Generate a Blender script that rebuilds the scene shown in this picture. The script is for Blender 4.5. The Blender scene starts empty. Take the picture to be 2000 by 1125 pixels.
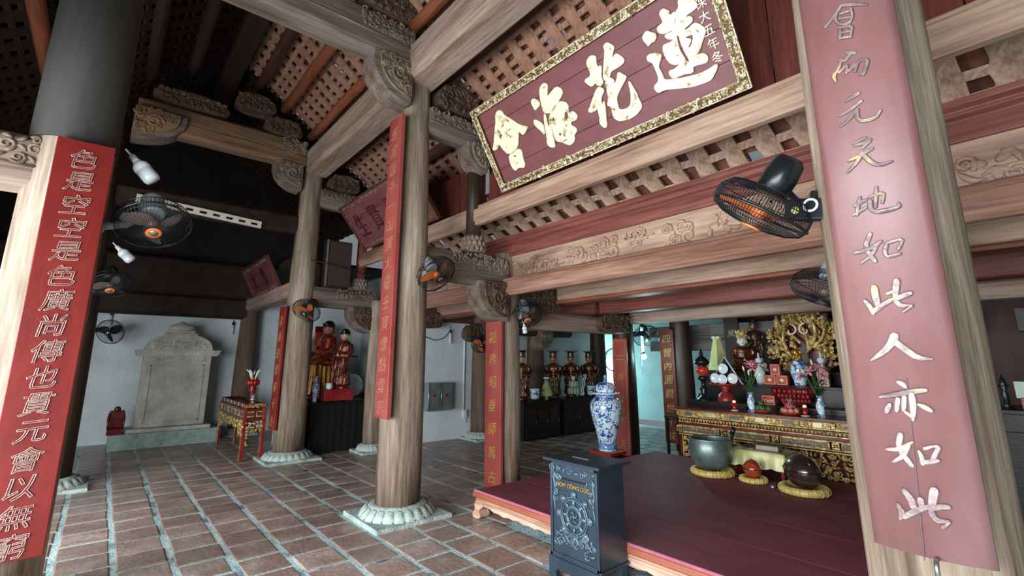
import bpy, bmesh, math, random
from mathutils import Vector, Matrix, Quaternion
R0 = math.radians
PI = math.pi
scene = bpy.context.scene
COL = scene.collection

# ------------------------------------------------------------------ camera, world, daylight, exposure
cam_d = bpy.data.cameras.new('camera'); cam = bpy.data.objects.new('camera', cam_d); COL.objects.link(cam)
cam_d.sensor_width = 36.0; cam_d.lens = 917 / 2000 * 36; cam_d.shift_y = -45.5 / 2000
cam_d.clip_start = .05; cam_d.clip_end = 200
cam.location = (0, 0, 1.55); cam.rotation_euler = (R0(90 + 11.445), 0, R0(-40.43))
scene.camera = cam

world = bpy.data.worlds.new('sky'); scene.world = world; world.use_nodes = True
wb = world.node_tree.nodes['Background']; wb.inputs[0].default_value = (.80, .90, 1.0, 1); wb.inputs[1].default_value = 0.22

def area(name, loc, rot, sx, sy, power, col, spread=180):
    d = bpy.data.lights.new(name, 'AREA'); d.shape = 'RECTANGLE'; d.size = sx; d.size_y = sy
    d.energy = power; d.color = col; d.spread = R0(spread)
    o = bpy.data.objects.new(name, d); COL.objects.link(o); o.location = loc; o.rotation_euler = rot
    return o
# daylight through the open front doors behind and to the left of the camera, and through an unseen door off the rear passage
area('daylight_front_doors', (-2.8, 1.3, 1.25), (0, R0(-70), 0), 2.3, 7.0, 900, (.88, .96, 1.0))
area('daylight_left_door', (-2.8, 6.3, 1.2), (0, R0(-70), 0), 2.2, 1.5, 95, (.88, .96, 1.0))
area('daylight_rear_passage', (10.5, 8.9, 1.2), (R0(-90), 0, 0), 1.1, 2.0, 70, (.45, .95, 1.0))

vs = scene.view_settings; vs.view_transform = 'Standard'; vs.look = 'None'; vs.exposure = 0.08; vs.gamma = 1.0
vs.use_curve_mapping = False
scene.cycles.max_bounces = 8; scene.cycles.diffuse_bounces = 5; scene.cycles.transparent_max_bounces = 8
scene.cycles.sample_clamp_indirect = 6.0

# ------------------------------------------------------------------ materials
MATS = {}
def sr(c):
    """'#rrggbb' -> linear rgba"""
    c = c.lstrip('#'); v = [int(c[i:i + 2], 16) / 255 for i in (0, 2, 4)]
    return tuple((x / 12.92 if x <= .04045 else ((x + .055) / 1.055) ** 2.4) for x in v) + (1,)
def M(name, c1, c2=None, rough=.6, metal=0., scale=6., stretch=(1, 1, 1), bump=.15, bscale=None, dist=.02, lo=.35, hi=.7,
      rnd=0., spec=.4, detail=6., emit=None, estr=0., alpha=None, c3=None, coat=0., stain=None, grain=None):
    if name in MATS: return MATS[name]
    m = bpy.data.materials.new(name); m.use_nodes = True; nt = m.node_tree; N = nt.nodes; L = nt.links
    b = N['Principled BSDF']; b.inputs['Roughness'].default_value = rough; b.inputs['Metallic'].default_value = metal
    b.inputs['Specular IOR Level'].default_value = spec
    if coat: b.inputs['Coat Weight'].default_value = coat; b.inputs['Coat Roughness'].default_value = .15
    c1 = sr(c1) if isinstance(c1, str) else c1
    c2 = c1 if c2 is None else (sr(c2) if isinstance(c2, str) else c2)
    tc = N.new('ShaderNodeTexCoord'); mp = N.new('ShaderNodeMapping'); mp.inputs['Scale'].default_value = stretch
    L.new(tc.outputs['Object'], mp.inputs['Vector'])
    vec = mp.outputs['Vector']
    if rnd:
        oi = N.new('ShaderNodeObjectInfo'); ad = N.new('ShaderNodeVectorMath'); ad.operation = 'ADD'
        mu = N.new('ShaderNodeMath'); mu.operation = 'MULTIPLY'; mu.inputs[1].default_value = 37.
        L.new(oi.outputs['Random'], mu.inputs[0]); L.new(vec, ad.inputs[0]); L.new(mu.outputs[0], ad.inputs[1]); vec = ad.outputs[0]
    no = N.new('ShaderNodeTexNoise'); no.inputs['Scale'].default_value = scale; no.inputs['Detail'].default_value = detail
    no.inputs['Roughness'].default_value = .62
    L.new(vec, no.inputs['Vector'])
    cr = N.new('ShaderNodeValToRGB'); e = cr.color_ramp.elements
    e[0].position = lo; e[0].color = c1; e[1].position = hi; e[1].color = c2
    if c3: k = e.new((lo + hi) / 2); k.color = sr(c3)
    L.new(no.outputs['Fac'], cr.inputs['Fac'])
    out = cr.outputs['Color']
    if stain:
        n3 = N.new('ShaderNodeTexNoise'); n3.inputs['Scale'].default_value = stain[1]; n3.inputs['Detail'].default_value = 7; n3.inputs['Roughness'].default_value = .6; n3.inputs['Distortion'].default_value = .6
        L.new(vec, n3.inputs['Vector']); r3 = N.new('ShaderNodeValToRGB'); r3.color_ramp.elements[0].position = stain[2]; r3.color_ramp.elements[1].position = stain[3]
        L.new(n3.outputs['Fac'], r3.inputs['Fac']); mx = N.new('ShaderNodeMix'); mx.data_type = 'RGBA'; mx.blend_type = 'MULTIPLY'; mx.inputs['B'].default_value = sr(stain[0])
        L.new(r3.outputs['Color'], mx.inputs['Factor']); L.new(out, mx.inputs['A']); out = mx.outputs['Result']
    if grain:
        g1 = N.new('ShaderNodeMapping'); g1.inputs['Scale'].default_value = grain; L.new(tc.outputs['Object'], g1.inputs['Vector'])
        g2 = N.new('ShaderNodeTexNoise'); g2.inputs['Scale'].default_value = 1.; g2.inputs['Detail'].default_value = 4; g2.inputs['Distortion'].default_value = .4; L.new(g1.outputs['Vector'], g2.inputs['Vector'])
        g3 = N.new('ShaderNodeMapRange'); g3.inputs['From Min'].default_value = .3; g3.inputs['From Max'].default_value = .62; g3.inputs['To Min'].default_value = .66; g3.inputs['To Max'].default_value = 1.08; L.new(g2.outputs['Fac'], g3.inputs['Value'])
        g4 = N.new('ShaderNodeMix'); g4.data_type = 'RGBA'; g4.blend_type = 'MULTIPLY'; g4.inputs['Factor'].default_value = 1.; L.new(out, g4.inputs['A']); L.new(g3.outputs[0], g4.inputs['B']); out = g4.outputs['Result']
    if rnd:
        hs = N.new('ShaderNodeHueSaturation'); mr = N.new('ShaderNodeMapRange')
        mr.inputs['To Min'].default_value = 1 - rnd; mr.inputs['To Max'].default_value = 1 + rnd
        L.new(oi.outputs['Random'], mr.inputs['Value']); L.new(mr.outputs[0], hs.inputs['Value']); L.new(out, hs.inputs['Color']); out = hs.outputs['Color']
    L.new(out, b.inputs['Base Color'])
    if bump:
        n2 = N.new('ShaderNodeTexNoise'); n2.inputs['Scale'].default_value = bscale or scale * 4; n2.inputs['Detail'].default_value = 5
        L.new(vec, n2.inputs['Vector'])
        bp = N.new('ShaderNodeBump'); bp.inputs['Strength'].default_value = bump; bp.inputs['Distance'].default_value = dist
        L.new(n2.outputs['Fac'], bp.inputs['Height']); L.new(bp.outputs['Normal'], b.inputs['Normal'])
    if emit: b.inputs['Emission Color'].default_value = sr(emit); b.inputs['Emission Strength'].default_value = estr
    if alpha is not None: b.inputs['Alpha'].default_value = alpha
    MATS[name] = m
    return m
def wood(name, c1, c2, axis='z', rough=.7, bump=.35, scale=3., c3=None, lo=.3, hi=.72, spec=.3, stain=('#b09a8a', 2.2, .5, .7)):
    s = {'x': (.12, 1, 1), 'y': (1, .12, 1), 'z': (1, 1, .12)}[axis]
    return M(name, c1, c2, rough, 0, scale, tuple(v * 1.6 for v in s), bump, scale * 5, .012, lo, hi, 0, spec, 8., c3=c3, stain=stain, grain={'x': (2.2, 45, 45), 'y': (45, 2.2, 45), 'z': (45, 45, 2.2)}[axis])

W_COL = wood('column_wood', '#766352', '#b9a794', 'z', .7, .6, 3.8, c3='#948170', stain=('#7a5e48', 1.9, .46, .66))
W_BX = wood('weathered_beam_wood_x', '#66564a', '#94847a', 'x', .75, .45)
W_BY = wood('weathered_beam_wood_y', '#8a7265', '#b89e8e', 'y', .75, .45)
W_RY = wood('red_beam_wood', '#6c3830', '#8c5248', 'y', .5, .2)
W_PALE = wood('pale_red_beam_wood', '#957260', '#bfa08a', 'y', .65, .35)
W_PUR = wood('purlin_wood', '#6e3a28', '#9a5a3e', 'y', .5, .25)
W_PURD = wood('dark_purlin_wood', '#402821', '#5c3a30', 'y', .5, .25)
W_RAF = wood('rafter_wood', '#8c5f4c', '#b58a74', 'x', .75, .4)
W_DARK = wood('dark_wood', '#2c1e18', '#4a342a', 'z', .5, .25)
W_PLANK = wood('red_plank_wood', '#5c2a24', '#7a3c34', 'z', .55, .25)
W_CARV = wood('carved_wood', '#6d5a4c', '#a08d7c', 'x', .75, .4, 5)
W_CARVD = wood('dark_carved_wood', '#4a372c', '#755c4c', 'x', .7, .4, 5)
W_BLACK = M('black_lacquer_wood', '#120d0b', '#241a16', .35, 0, 5, (1, 1, 4), .1)
STONE = M('pale_carved_stone', '#8fa09a', '#c8d4cc', .85, 0, 9, (1, 1, 1), .5, 40)
STELE = M('grey_stele_stone', '#a09e94', '#cfcdc2', .85, 0, 3.5, (1, 1, 1), .35, 30, c3='#b8b6ab')
WHITEW = M('whitewashed_plaster', '#c6d0d2', '#e2e8ea', .9, 0, 1.6, (1, 1, 1), .12, 20)
DARKW = M('dark_plaster', '#3a3230', '#4a403c', .9, 0, 2)
GOLD = M('gilt_wood', '#80622e', '#ecdca8', .36, .3, 22, (1, 1, 1), .3, 60, c3='#c4a462')
GOLDP = M('pale_gold_leaf', '#7c5c38', '#e8dfba', .42, .15, 11, (1, 1, 1), .25, 50, lo=.33, hi=.46)
REDL = M('red_lacquer', '#741a16', '#98302a', .35, 0, 5, (1, 1, 1), .06)
REDP = M('couplet_red_paint', '#8e3a35', '#a4524b', .42, 0, 4, (1, 1, .4), .06)
MAROON = M('plaque_maroon', '#673638', '#7c4648', .5, 0, 5, (1, .4, 1), .12)
BLACKP = M('black_plastic', '#15171a', '#1d2023', .25, 0, 5, bump=0)
GREYP = M('grey_plastic', '#8e9498', '#a4aaae', .35, 0, 5, bump=0)
WHITEP = M('white_plastic', '#cfd2d2', '#e4e6e6', .35, 0, 5, bump=0)
ORANGE = M('orange_plastic', '#d0642a', '#e0783a', .3, 0, 5, bump=0)
CHROME = M('brushed_metal', '#9aa2a4', '#c4cacc', .3, .9, 20, bump=.05)

# ------------------------------------------------------------------ mesh builder
def V(*a): return Vector(a)
def frame(n, up=(0, 0, 1)):
    """matrix whose z axis is n"""
    n = Vector(n).normalized(); u = Vector(up)
    if abs(n.dot(u)) > .98: u = Vector((0, 1, 0))
    x = u.cross(n).normalized(); y = n.cross(x)
    return Matrix((x, y, n)).transposed()
class MB:
    def __init__(s): s.v = []; s.f = []; s.sm = []
    def add(s, vs, fs, smooth=False):
        o = len(s.v); s.v += [Vector(v) for v in vs]; s.f += [tuple(i + o for i in f) for f in fs]; s.sm += [smooth] * len(fs); return s
    def box(s, c, d, rot=None, taper=1.):
        x, y, z = d[0] / 2, d[1] / 2, d[2] / 2; t = taper
        P = [V(-x, -y, -z), V(x, -y, -z), V(x, y, -z), V(-x, y, -z), V(-x * t, -y * t, z), V(x * t, -y * t, z), V(x * t, y * t, z), V(-x * t, y * t, z)]
        if rot is not None: P = [rot @ p for p in P]
        c = Vector(c); return s.add([p + c for p in P], [(0, 3, 2, 1), (4, 5, 6, 7), (0, 1, 5, 4), (1, 2, 6, 5), (2, 3, 7, 6), (3, 0, 4, 7)])
    def cbox(s, c, d, b=.01, rot=None):
        """box with chamfered edges along its longest axis ends and sides"""
        ax = max(range(3), key=lambda i: d[i]); o = [i for i in range(3) if i != ax]
        w, h, l = d[o[0]] / 2, d[o[1]] / 2, d[ax] / 2; b = min(b, w * .9, h * .9)
        prof = [(-w + b, -h), (w - b, -h), (w, -h + b), (w, h - b), (w - b, h), (-w + b, h), (-w, h - b), (-w, -h + b)]
        def mk(p, t):
            q = [0, 0, 0]; q[o[0]] = p[0]; q[o[1]] = p[1]; q[ax] = t; q = Vector(q); return (rot @ q if rot is not None else q) + Vector(c)
        P = [mk(p, -l) for p in prof] + [mk(p, l) for p in prof]
        return s.add(P, [tuple(range(7, -1, -1)), tuple(range(8, 16))] + [(i, (i + 1) % 8, (i + 1) % 8 + 8, i + 8) for i in range(8)])
    def prism(s, prof, a, b, axis, cap=True, smooth=False):
        """profile (2d) swept from a to b along an axis; profile coords are the two other axes in order"""
        o = {'x': (1, 2, 0), 'y': (0, 2, 1), 'z': (0, 1, 2)}[axis]; n = len(prof); P = []
        for t in (a, b):
            for p in prof: q = [0, 0, 0]; q[o[0]], q[o[1]], q[o[2]] = p[0], p[1], t; P.append(q)
        F = [(i, (i + 1) % n, (i + 1) % n + n, i + n) for i in range(n)]
        s.add(P, F, smooth)
        if cap: s.add(P, [tuple(range(n - 1, -1, -1)), tuple(range(n, 2 * n))])
        return s
    def lathe(s, prof, n=24, c=(0, 0, 0), rot=None, smooth=True, sx=1., sy=1.):
        """prof: list of (r,z)"""
        c = Vector(c); P = []; F = []
        for r, z in prof:
            for i in range(n):
                a = 2 * PI * i / n; p = V(r * math.cos(a) * sx, r * math.sin(a) * sy, z)
                P.append((rot @ p if rot is not None else p) + c)
        for j in range(len(prof) - 1):
            for i in range(n): F.append((j * n + i, j * n + (i + 1) % n, (j + 1) * n + (i + 1) % n, (j + 1) * n + i))
        s.add(P, F, smooth)
        k = len(s.v) - len(P)
        if prof[0][0] > 1e-4: s.f.append(tuple(k + i for i in range(n - 1, -1, -1))); s.sm.append(False)
        if prof[-1][0] > 1e-4: s.f.append(tuple(k + (len(prof) - 1) * n + i for i in range(n))); s.sm.append(False)
        return s
    def tube(s, pts, r, n=8, closed=False, smooth=True, cap=True, flat=1.):
        pts = [Vector(p) for p in pts]; m = len(pts); rs = r if isinstance(r, (list, tuple)) else [r] * m
        P = []; prev = None
        for i, p in enumerate(pts):
            t = (pts[(i + 1) % m] - pts[i - 1]) if closed else (pts[min(i + 1, m - 1)] - pts[max(i - 1, 0)])
            if t.length < 1e-9: t = V(0, 0, 1)
            t.normalize()
            if prev is None:
                u = V(0, 0, 1) if abs(t.z) < .9 else V(1, 0, 0); x = u.cross(t).normalized()
            else:
                x = prev - t * prev.dot(t)
                x = x.normalized() if x.length > 1e-6 else t.orthogonal().normalized()
            prev = x; y = t.cross(x)
            for k in range(n):
                a = 2 * PI * k / n; P.append(p + x * (rs[i] * math.cos(a)) + y * (rs[i] * math.sin(a) * flat))
        F = []
        for i in range(m if closed else m - 1):
            j = (i + 1) % m
            for k in range(n): F.append((i * n + k, i * n + (k + 1) % n, j * n + (k + 1) % n, j * n + k))
        s.add(P, F, smooth)
        if cap and not closed:
            o = len(s.v) - len(P); s.f += [tuple(o + k for k in range(n - 1, -1, -1)), tuple(o + (m - 1) * n + k for k in range(n))]; s.sm += [False, False]
        return s
    def ball(s, c, r, n=12, m=8, rot=None):
        if not isinstance(r, (list, tuple)): r = (r, r, r)
        c = Vector(c); P = []; F = []
        for j in range(m + 1):
            th = PI * j / m
            for i in range(n):
                a = 2 * PI * i / n; p = V(r[0] * math.sin(th) * math.cos(a), r[1] * math.sin(th) * math.sin(a), r[2] * math.cos(th))
                P.append((rot @ p if rot is not None else p) + c)
        for j in range(m):
            for i in range(n): F.append((j * n + i, (j + 1) * n + i, (j + 1) * n + (i + 1) % n, j * n + (i + 1) % n))
        return s.add(P, F, True)
    def ring(s, c, nrm, R, r, n=32, k=6, sx=1.):
        f = frame(nrm); c = Vector(c)
        return s.tube([c + f @ V(R * math.cos(2 * PI * i / n) * sx, R * math.sin(2 * PI * i / n), 0) for i in range(n)], r, k, True)
    def scroll(s, o, u, v, nrm, R, turns=1.5, r=.008, d=1, n=16, a0=0.):
        """spiral curl lying on a plane"""
        o, u, v, nrm = map(Vector, (o, u, v, nrm)); pts = []; rs = []
        for i in range(n + 1):
            t = i / n; a = a0 + d * t * turns * 2 * PI; q = R * (1 - .82 * t)
            pts.append(o + u * (q * math.cos(a)) + v * (q * math.sin(a)) + nrm * (r * .35 * t)); rs.append(r * (1 - .4 * t))
        return s.tube(pts, rs, 5)
    def relief(s, o, u, v, nrm, w, h, seed, size=.06, r=.01, dens=1., mask=None):
        """foliage and cloud curls carved over a w x h rectangle with corner o"""
        rg = random.Random(seed); o, u, v, nrm = map(Vector, (o, u, v, nrm))
        nx = max(1, round(w / size)); ny = max(1, round(h / size))
        for i in range(nx):
            for j in range(ny):
                if rg.random() > dens: continue
                a = (i + .5 + rg.uniform(-.25, .25)) / nx; b = (j + .5 + rg.uniform(-.25, .25)) / ny
                if mask and not mask(a, b): continue
                p = o + u * (a * w) + v * (b * h)
                R = size * rg.uniform(.38, .62)
                if rg.random() < .62: s.scroll(p, u, v, nrm, R, rg.uniform(1., 1.7), r * rg.uniform(.8, 1.3), rg.choice((-1, 1)), 12, rg.uniform(0, 6.28))
                else:
                    g = rg.uniform(0, 6.28); d1 = u * math.cos(g) + v * math.sin(g); d2 = nrm.cross(d1)
                    s.tube([p - d1 * R, p - d1 * R * .3 + d2 * R * .35, p + d1 * R * .4 + d2 * R * .2, p + d1 * R * 1.1 - d2 * R * .2], [r * .4, r * 1.2, r * 1.1, r * .3], 5)
        return s
    def build(s, name, mat, parent=None, bev=0., smooth=None):
        me = bpy.data.meshes.new(name); me.from_pydata([tuple(v) for v in s.v], [], s.f)
        me.polygons.foreach_set('use_smooth', [bool(x) if smooth is None else smooth for x in s.sm]); me.update()
        me.materials.append(mat)
        o = bpy.data.objects.new(name, me); COL.objects.link(o)
        if parent is not None: o.parent = parent
        if bev:
            b = o.modifiers.new('bevel', 'BEVEL'); b.width = bev; b.segments = 2; b.limit_method = 'ANGLE'
        return o
def tag(o, label, cat, group=None):
    o['label'] = label; o['category'] = cat
    if group: o['group'] = group
    return o
def thing(name, label, cat, loc=(0, 0, 0), rz=0., group=None):
    o = bpy.data.objects.new(name, None); COL.objects.link(o); o.empty_display_size = .05
    o.location = loc; o.rotation_euler = (0, 0, rz); return tag(o, label, cat, group)
def struct(o): o['kind'] = 'structure'; return o
def dup(o, parent=None):
    c = o.copy(); COL.objects.link(c); c.parent = parent
    for ch in o.children: dup(ch, c)
    return c
def share(name, src, loc, parent, rot=None):
    """another object with the same mesh"""
    o = bpy.data.objects.new(name, src if isinstance(src, bpy.types.Mesh) else src.data); COL.objects.link(o); o.parent = parent; o.location = loc
    if rot is not None: o.rotation_euler = rot
    return o
def arc(c, r, a0, a1, n, fl=1.):
    return [(c[0] + r * math.cos(R0(a0 + (a1 - a0) * i / n)), c[1] + fl * r * math.sin(R0(a0 + (a1 - a0) * i / n))) for i in range(n + 1)]

# lettering -----------------------------------------------------------
_ts = bpy.data.scenes.new('lettering_workshop'); _tv = _ts.view_layers[0]
_fc = bpy.data.curves.new('lettering', 'FONT'); _fo = bpy.data.objects.new('lettering', _fc); _ts.collection.objects.link(_fo)
def evaluated(ob):
    _tv.update(); return bpy.data.meshes.new_from_object(ob.evaluated_get(_tv.depsgraph))
def glyph(txt, size=1., depth=.004, fat=0., bev=0.):
    """mesh data (verts, faces) of characters centred on the origin in the xy plane, front towards +z"""
    _fc.body = txt; _fc.size = size; _fc.extrude = depth / 2; _fc.offset = fat; _fc.bevel_depth = bev; _fc.align_x = 'CENTER'; _fc.resolution_u = 3
    me = evaluated(_fo)
    vs = [v.co.copy() for v in me.vertices]; fs = [tuple(p.vertices) for p in me.polygons]; bpy.data.meshes.remove(me)
    if vs:
        x0 = min(v.x for v in vs); x1 = max(v.x for v in vs); y0 = min(v.y for v in vs); y1 = max(v.y for v in vs)
        vs = [Vector((v.x - (x0 + x1) / 2, v.y - (y0 + y1) / 2, v.z)) for v in vs]
    return vs, fs
def chaikin(P, k=1, closed=True):
    for _ in range(k):
        Q = []; n = len(P)
        for i in range(n if closed else n - 1):
            a, b = P[i], P[(i + 1) % n]; Q += [(a[0] * .75 + b[0] * .25, a[1] * .75 + b[1] * .25), (a[0] * .25 + b[0] * .75, a[1] * .25 + b[1] * .75)]
        P = Q
    return P
def outline_mesh(polys, depth):
    """filled 2d outlines (even-odd holes) given thickness; returns verts, faces in xy, front +z"""
    cd = bpy.data.curves.new('o', 'CURVE'); cd.dimensions = '2D'; cd.fill_mode = 'BOTH'; cd.extrude = depth / 2; cd.bevel_depth = depth * .25; cd.bevel_resolution = 1
    for P in polys:
        sp = cd.splines.new('POLY'); sp.points.add(len(P) - 1)
        for i, p in enumerate(P): sp.points[i].co = (p[0], p[1], 0, 1)
        sp.use_cyclic_u = True
    ob = bpy.data.objects.new('o', cd); _ts.collection.objects.link(ob)
    me = evaluated(ob)
    vs = [v.co.copy() for v in me.vertices]; fs = [tuple(p.vertices) for p in me.polygons]
    bpy.data.objects.remove(ob); bpy.data.meshes.remove(me); bpy.data.curves.remove(cd)
    return vs, fs
def brush(pts, n=5):
    """outline of one brush stroke from (x,y,width) points"""
    P = [Vector((p[0], p[1])) for p in pts]; W = [p[2] / 2 for p in pts]; Lf = []; Rt = []
    for i in range(len(P)):
        t = P[min(i + 1, len(P) - 1)] - P[max(i - 1, 0)]
        if t.length < 1e-9: t = Vector((1, 0))
        t.normalize(); nn = Vector((-t.y, t.x)); Lf.append(P[i] + nn * W[i]); Rt.append(P[i] - nn * W[i])
    t0 = (P[0] - P[1]).normalized() * W[0] * .7; t1 = (P[-1] - P[-2]).normalized() * W[-1] * .9
    out = [P[0] + t0] + Lf + [P[-1] + t1] + Rt[::-1]
    return chaikin([(p.x, p.y) for p in out], 1)
# ------------------------------------------------------------------ floor
def inview(x, y, z=0., pad=60):
    v = Vector((x, y, z)) - cam.location; a = R0(40.43); p = R0(11.445)
    F = Vector((math.sin(a) * math.cos(p), math.cos(a) * math.cos(p), math.sin(p))); Rr = Vector((math.cos(a), -math.sin(a), 0)); U = Rr.cross(F)
    w = v.dot(F)
    if w < .2: return None
    px = 1000 + 917 * v.dot(Rr) / w; py = 517 - 917 * v.dot(U) / w
    return w if -pad < px < 2000 + pad and -pad < py < 1125 + pad else None
GROUT = M('pale_cement_grout', '#5c6c6e', '#cfe6e6', .8, 0, 2.2, bump=.5, bscale=40, c3='#b0d0d2', lo=.34, hi=.58)
TILE = M('terracotta_floor_tile', '#8a7066', '#c2b4ac', .34, 0, 3.2, bump=.3, bscale=26, rnd=.2, c3='#a28a80', lo=.28, hi=.75, spec=.5)
fl = struct(MB().box((3.4, 4.6, -.106), (13.6, 15.6, .2)).build('floor', GROUT))
PX = .36; rg = random.Random(4)
cells = []
for i in range(-9, 28):
    for j in range(-8, 36):
        x = .25 + PX * (i + .5); y = 5.22 + PX * (j - 9 + (.5 if i % 2 else 0) + .5)
        if y > 11.75 or y < 1.2 or x > 9.9 or x < -2.9: continue
        if 3.25 < x < 5.9 and 1.1 < y < 3.8: continue
        cells.append((x, y, inview(x, y)))
vis = sorted([c for c in cells if c[2]], key=lambda c: c[2]); keep = set((c[0], c[1]) for c in vis[:300])
cells = [(a, b, (a, b) in keep) for a, b, _ in cells]
def tile_prof(mb, c, w, d, rot, b=.012):
    x, y = w / 2, d / 2; P = []
    for z, k in ((-.02, 0), (-b * .5, 0), (0, b)):
        P += [V(-x + k, -y + k, z), V(x - k, -y + k, z), V(x - k, y - k, z), V(-x + k, y - k, z)]
    m = Matrix.Rotation(rot, 3, 'Z'); P = [m @ p + Vector(c) for p in P]
    mb.add(P, [(8, 9, 10, 11)] + [(a, (a + 1) % 4, (a + 1) % 4 + 4, a + 4) for a in range(4)] + [(a + 4, (a + 1) % 4 + 4, (a + 1) % 4 + 8, a + 8) for a in range(4)])
tmesh = [tile_prof(mb := MB(), (0, 0, 0), .316 + .007 * k, .34 - .004 * k, 0) or mb.build('floor_tile', TILE, fl) for k in range(3)]
srcs = [t.data for t in tmesh]
for t in tmesh: bpy.data.objects.remove(t)
far = MB()
for x, y, w in cells:
    dz = rg.uniform(-.004, .003); rt = rg.uniform(-.02, .02); x += rg.uniform(-.004, .004); y += rg.uniform(-.004, .004)
    if w: share('floor_tile', rg.choice(srcs), (x, y, dz), fl, (rg.uniform(-.004, .004), rg.uniform(-.004, .004), rt))
    else: tile_prof(far, (x, y, dz), .335, .343, rt)
o = far.build('far_floor_tiles', TILE, fl); o['kind'] = 'stuff'

# ------------------------------------------------------------------ walls
def wall(name, c, d, mat=WHITEW): return struct(MB().box(c, d).build(name, mat))
wall('wall_left', (.6, 12.1, 1.6), (7.0, .2, 3.2))
wall('wall_return', (4.2, 10.2, 1.6), (.16, 3.9, 3.2))
wall('wall_middle', (7.0, 8.36, 1.6), (5.6, .16, 3.2))
wall('wall_gable', (.5, 12.1, 5.0), (7.2, .16, 3.6), M('shade_darkened_gable_boards', '#16100d', '#281d18', .8, 0, 4, (1, 1, .3), .2))  # gable boards near black: the unlit roof space is put into their colour
wall('wall_rear', (11.2, 6.5, 1.7), (.2, 9, 3.4), M('pale_green_plaster', '#a9bcbc', '#bccfcf', .9, 0, 2))
wall('wall_altar', (9.6, 1.2, 1.7), (.2, 6.4, 3.4), M('dark_red_boards', '#3a1c18', '#54302a', .6, 0, 4, (1, 1, .2), .2))
wall('wall_front', (-2.95, 4.4, 3.05), (.16, 15, 1.15), W_DARK)
wall('wall_front', (-2.95, 9.7, 1.25), (.16, 4.6, 2.5), WHITEW)
wall('wall_right', (3.0, -3.1, 2.4), (12, .2, 4.8), DARKW)

# ------------------------------------------------------------------ columns
PETALS = 22
def plinth(t, r):
    pl = MB(); pl.cbox((0, 0, .012), (r * 3.5, r * 3.5, .05), .012)
    o = pl.build('plinth', STONE, t, .006)
    rim = MB().lathe([(r * 1.5, .03), (r * 1.62, .05), (r * 1.5, .075), (r * 1.28, .12), (r * 1.22, .135), (r * 1.05, .14)], 40).build('collar', STONE, o)
    pm = MB()
    n = 7; P = []; F = []
    for i in range(n):
        for j in range(5):
            a = (j - 2) / 2; s = i / (n - 1)
            wd = r * .205 * (1 - .25 * s) * (1 if i < n - 1 else .7)
            rad = r * (1.66 - .36 * s); z = .035 + .09 * s + .022 * (1 - a * a) * (1 - (2 * s - 1) ** 2)
            P.append((rad, a * wd, z))
    for i in range(n - 1):
        for j in range(4): F.append((i * 5 + j, i * 5 + j + 1, i * 5 + j + 6, i * 5 + j + 5))
    pm.add(P, F, True); p0 = pm.build('petal', STONE, o)
    for k in range(1, PETALS): share('petal', p0, (0, 0, 0), o, (0, 0, 2 * PI * k / PETALS))
def column(label, x, y, r0, r1, h, mat=None, base=True, group='round wooden columns', lean=0.):
    t = thing('wooden_column', label, 'column', (x, y, 0), 0, group)
    prof = []
    for i in range(15):
        s = i / 14; r = r0 + (r1 - r0) * s + .012 * math.sin(PI * min(1, s * 1.3))
        prof.append((r, .12 * base + (h - .12 * base) * s))
    m = MB(); n = 36; rgc = random.Random(int(x * 100 + y * 10))
    m.lathe(prof, n); ph = [rgc.uniform(0, 6.28) for _ in range(4)]
    for v in m.v:
        a = math.atan2(v.y, v.x); k = 1 + .012 * math.sin(3 * a + ph[0] + v.z) + .008 * math.sin(7 * a + ph[1]); v.x *= k; v.y *= k
    m.build('shaft', mat or W_COL, t)
    if base: plinth(t, r0)
    return t
CX = 2.47
column('large wooden column in the middle of the hall, carrying a long red couplet and a fan', 2.47, 4.7, .23, .172, 5.02)
column('wooden column with a small orange fan, beside the gilt side table', 2.42, 8.35, .232, .172, 5.0)
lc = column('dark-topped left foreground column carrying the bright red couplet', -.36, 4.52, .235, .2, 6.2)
MB().lathe([(.244, 3.06), (.238, 4.2), (.225, 6.2)], 36).build('upper_shaft', M('dark_upper_wood', '#26231f', '#3a3733', .7, 0, 3, (1, 1, .2), .2), lc)  # upper part of the column in a darker grey-brown wood
column('big weathered right foreground column behind the widest couplet', 2.56, .445, .236, .228, 6.2)
column('wooden column at the left rear corner of the red platform', 4.0, 4.82, .185, .16, 2.95, None, False)
column('wooden column at the right end of the black-fronted side altar', 3.72, 8.12, .16, .15, 2.6)
column('shaded column behind the left foreground column', -.36, 8.35, .235, .18, 5.0, W_DARK)  # dark wood carries the shade this column stands in
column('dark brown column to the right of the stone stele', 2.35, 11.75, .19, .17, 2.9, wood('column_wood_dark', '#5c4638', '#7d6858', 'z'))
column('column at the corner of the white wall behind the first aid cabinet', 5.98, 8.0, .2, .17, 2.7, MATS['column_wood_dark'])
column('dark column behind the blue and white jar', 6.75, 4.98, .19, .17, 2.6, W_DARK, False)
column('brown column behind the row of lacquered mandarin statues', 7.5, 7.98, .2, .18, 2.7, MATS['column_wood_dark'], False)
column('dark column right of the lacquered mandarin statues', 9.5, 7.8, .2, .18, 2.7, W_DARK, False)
column('dark column left of the main altar carrying a gold-lettered board', 7.98, 4.62, .19, .17, 2.6, W_DARK, False)

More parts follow.
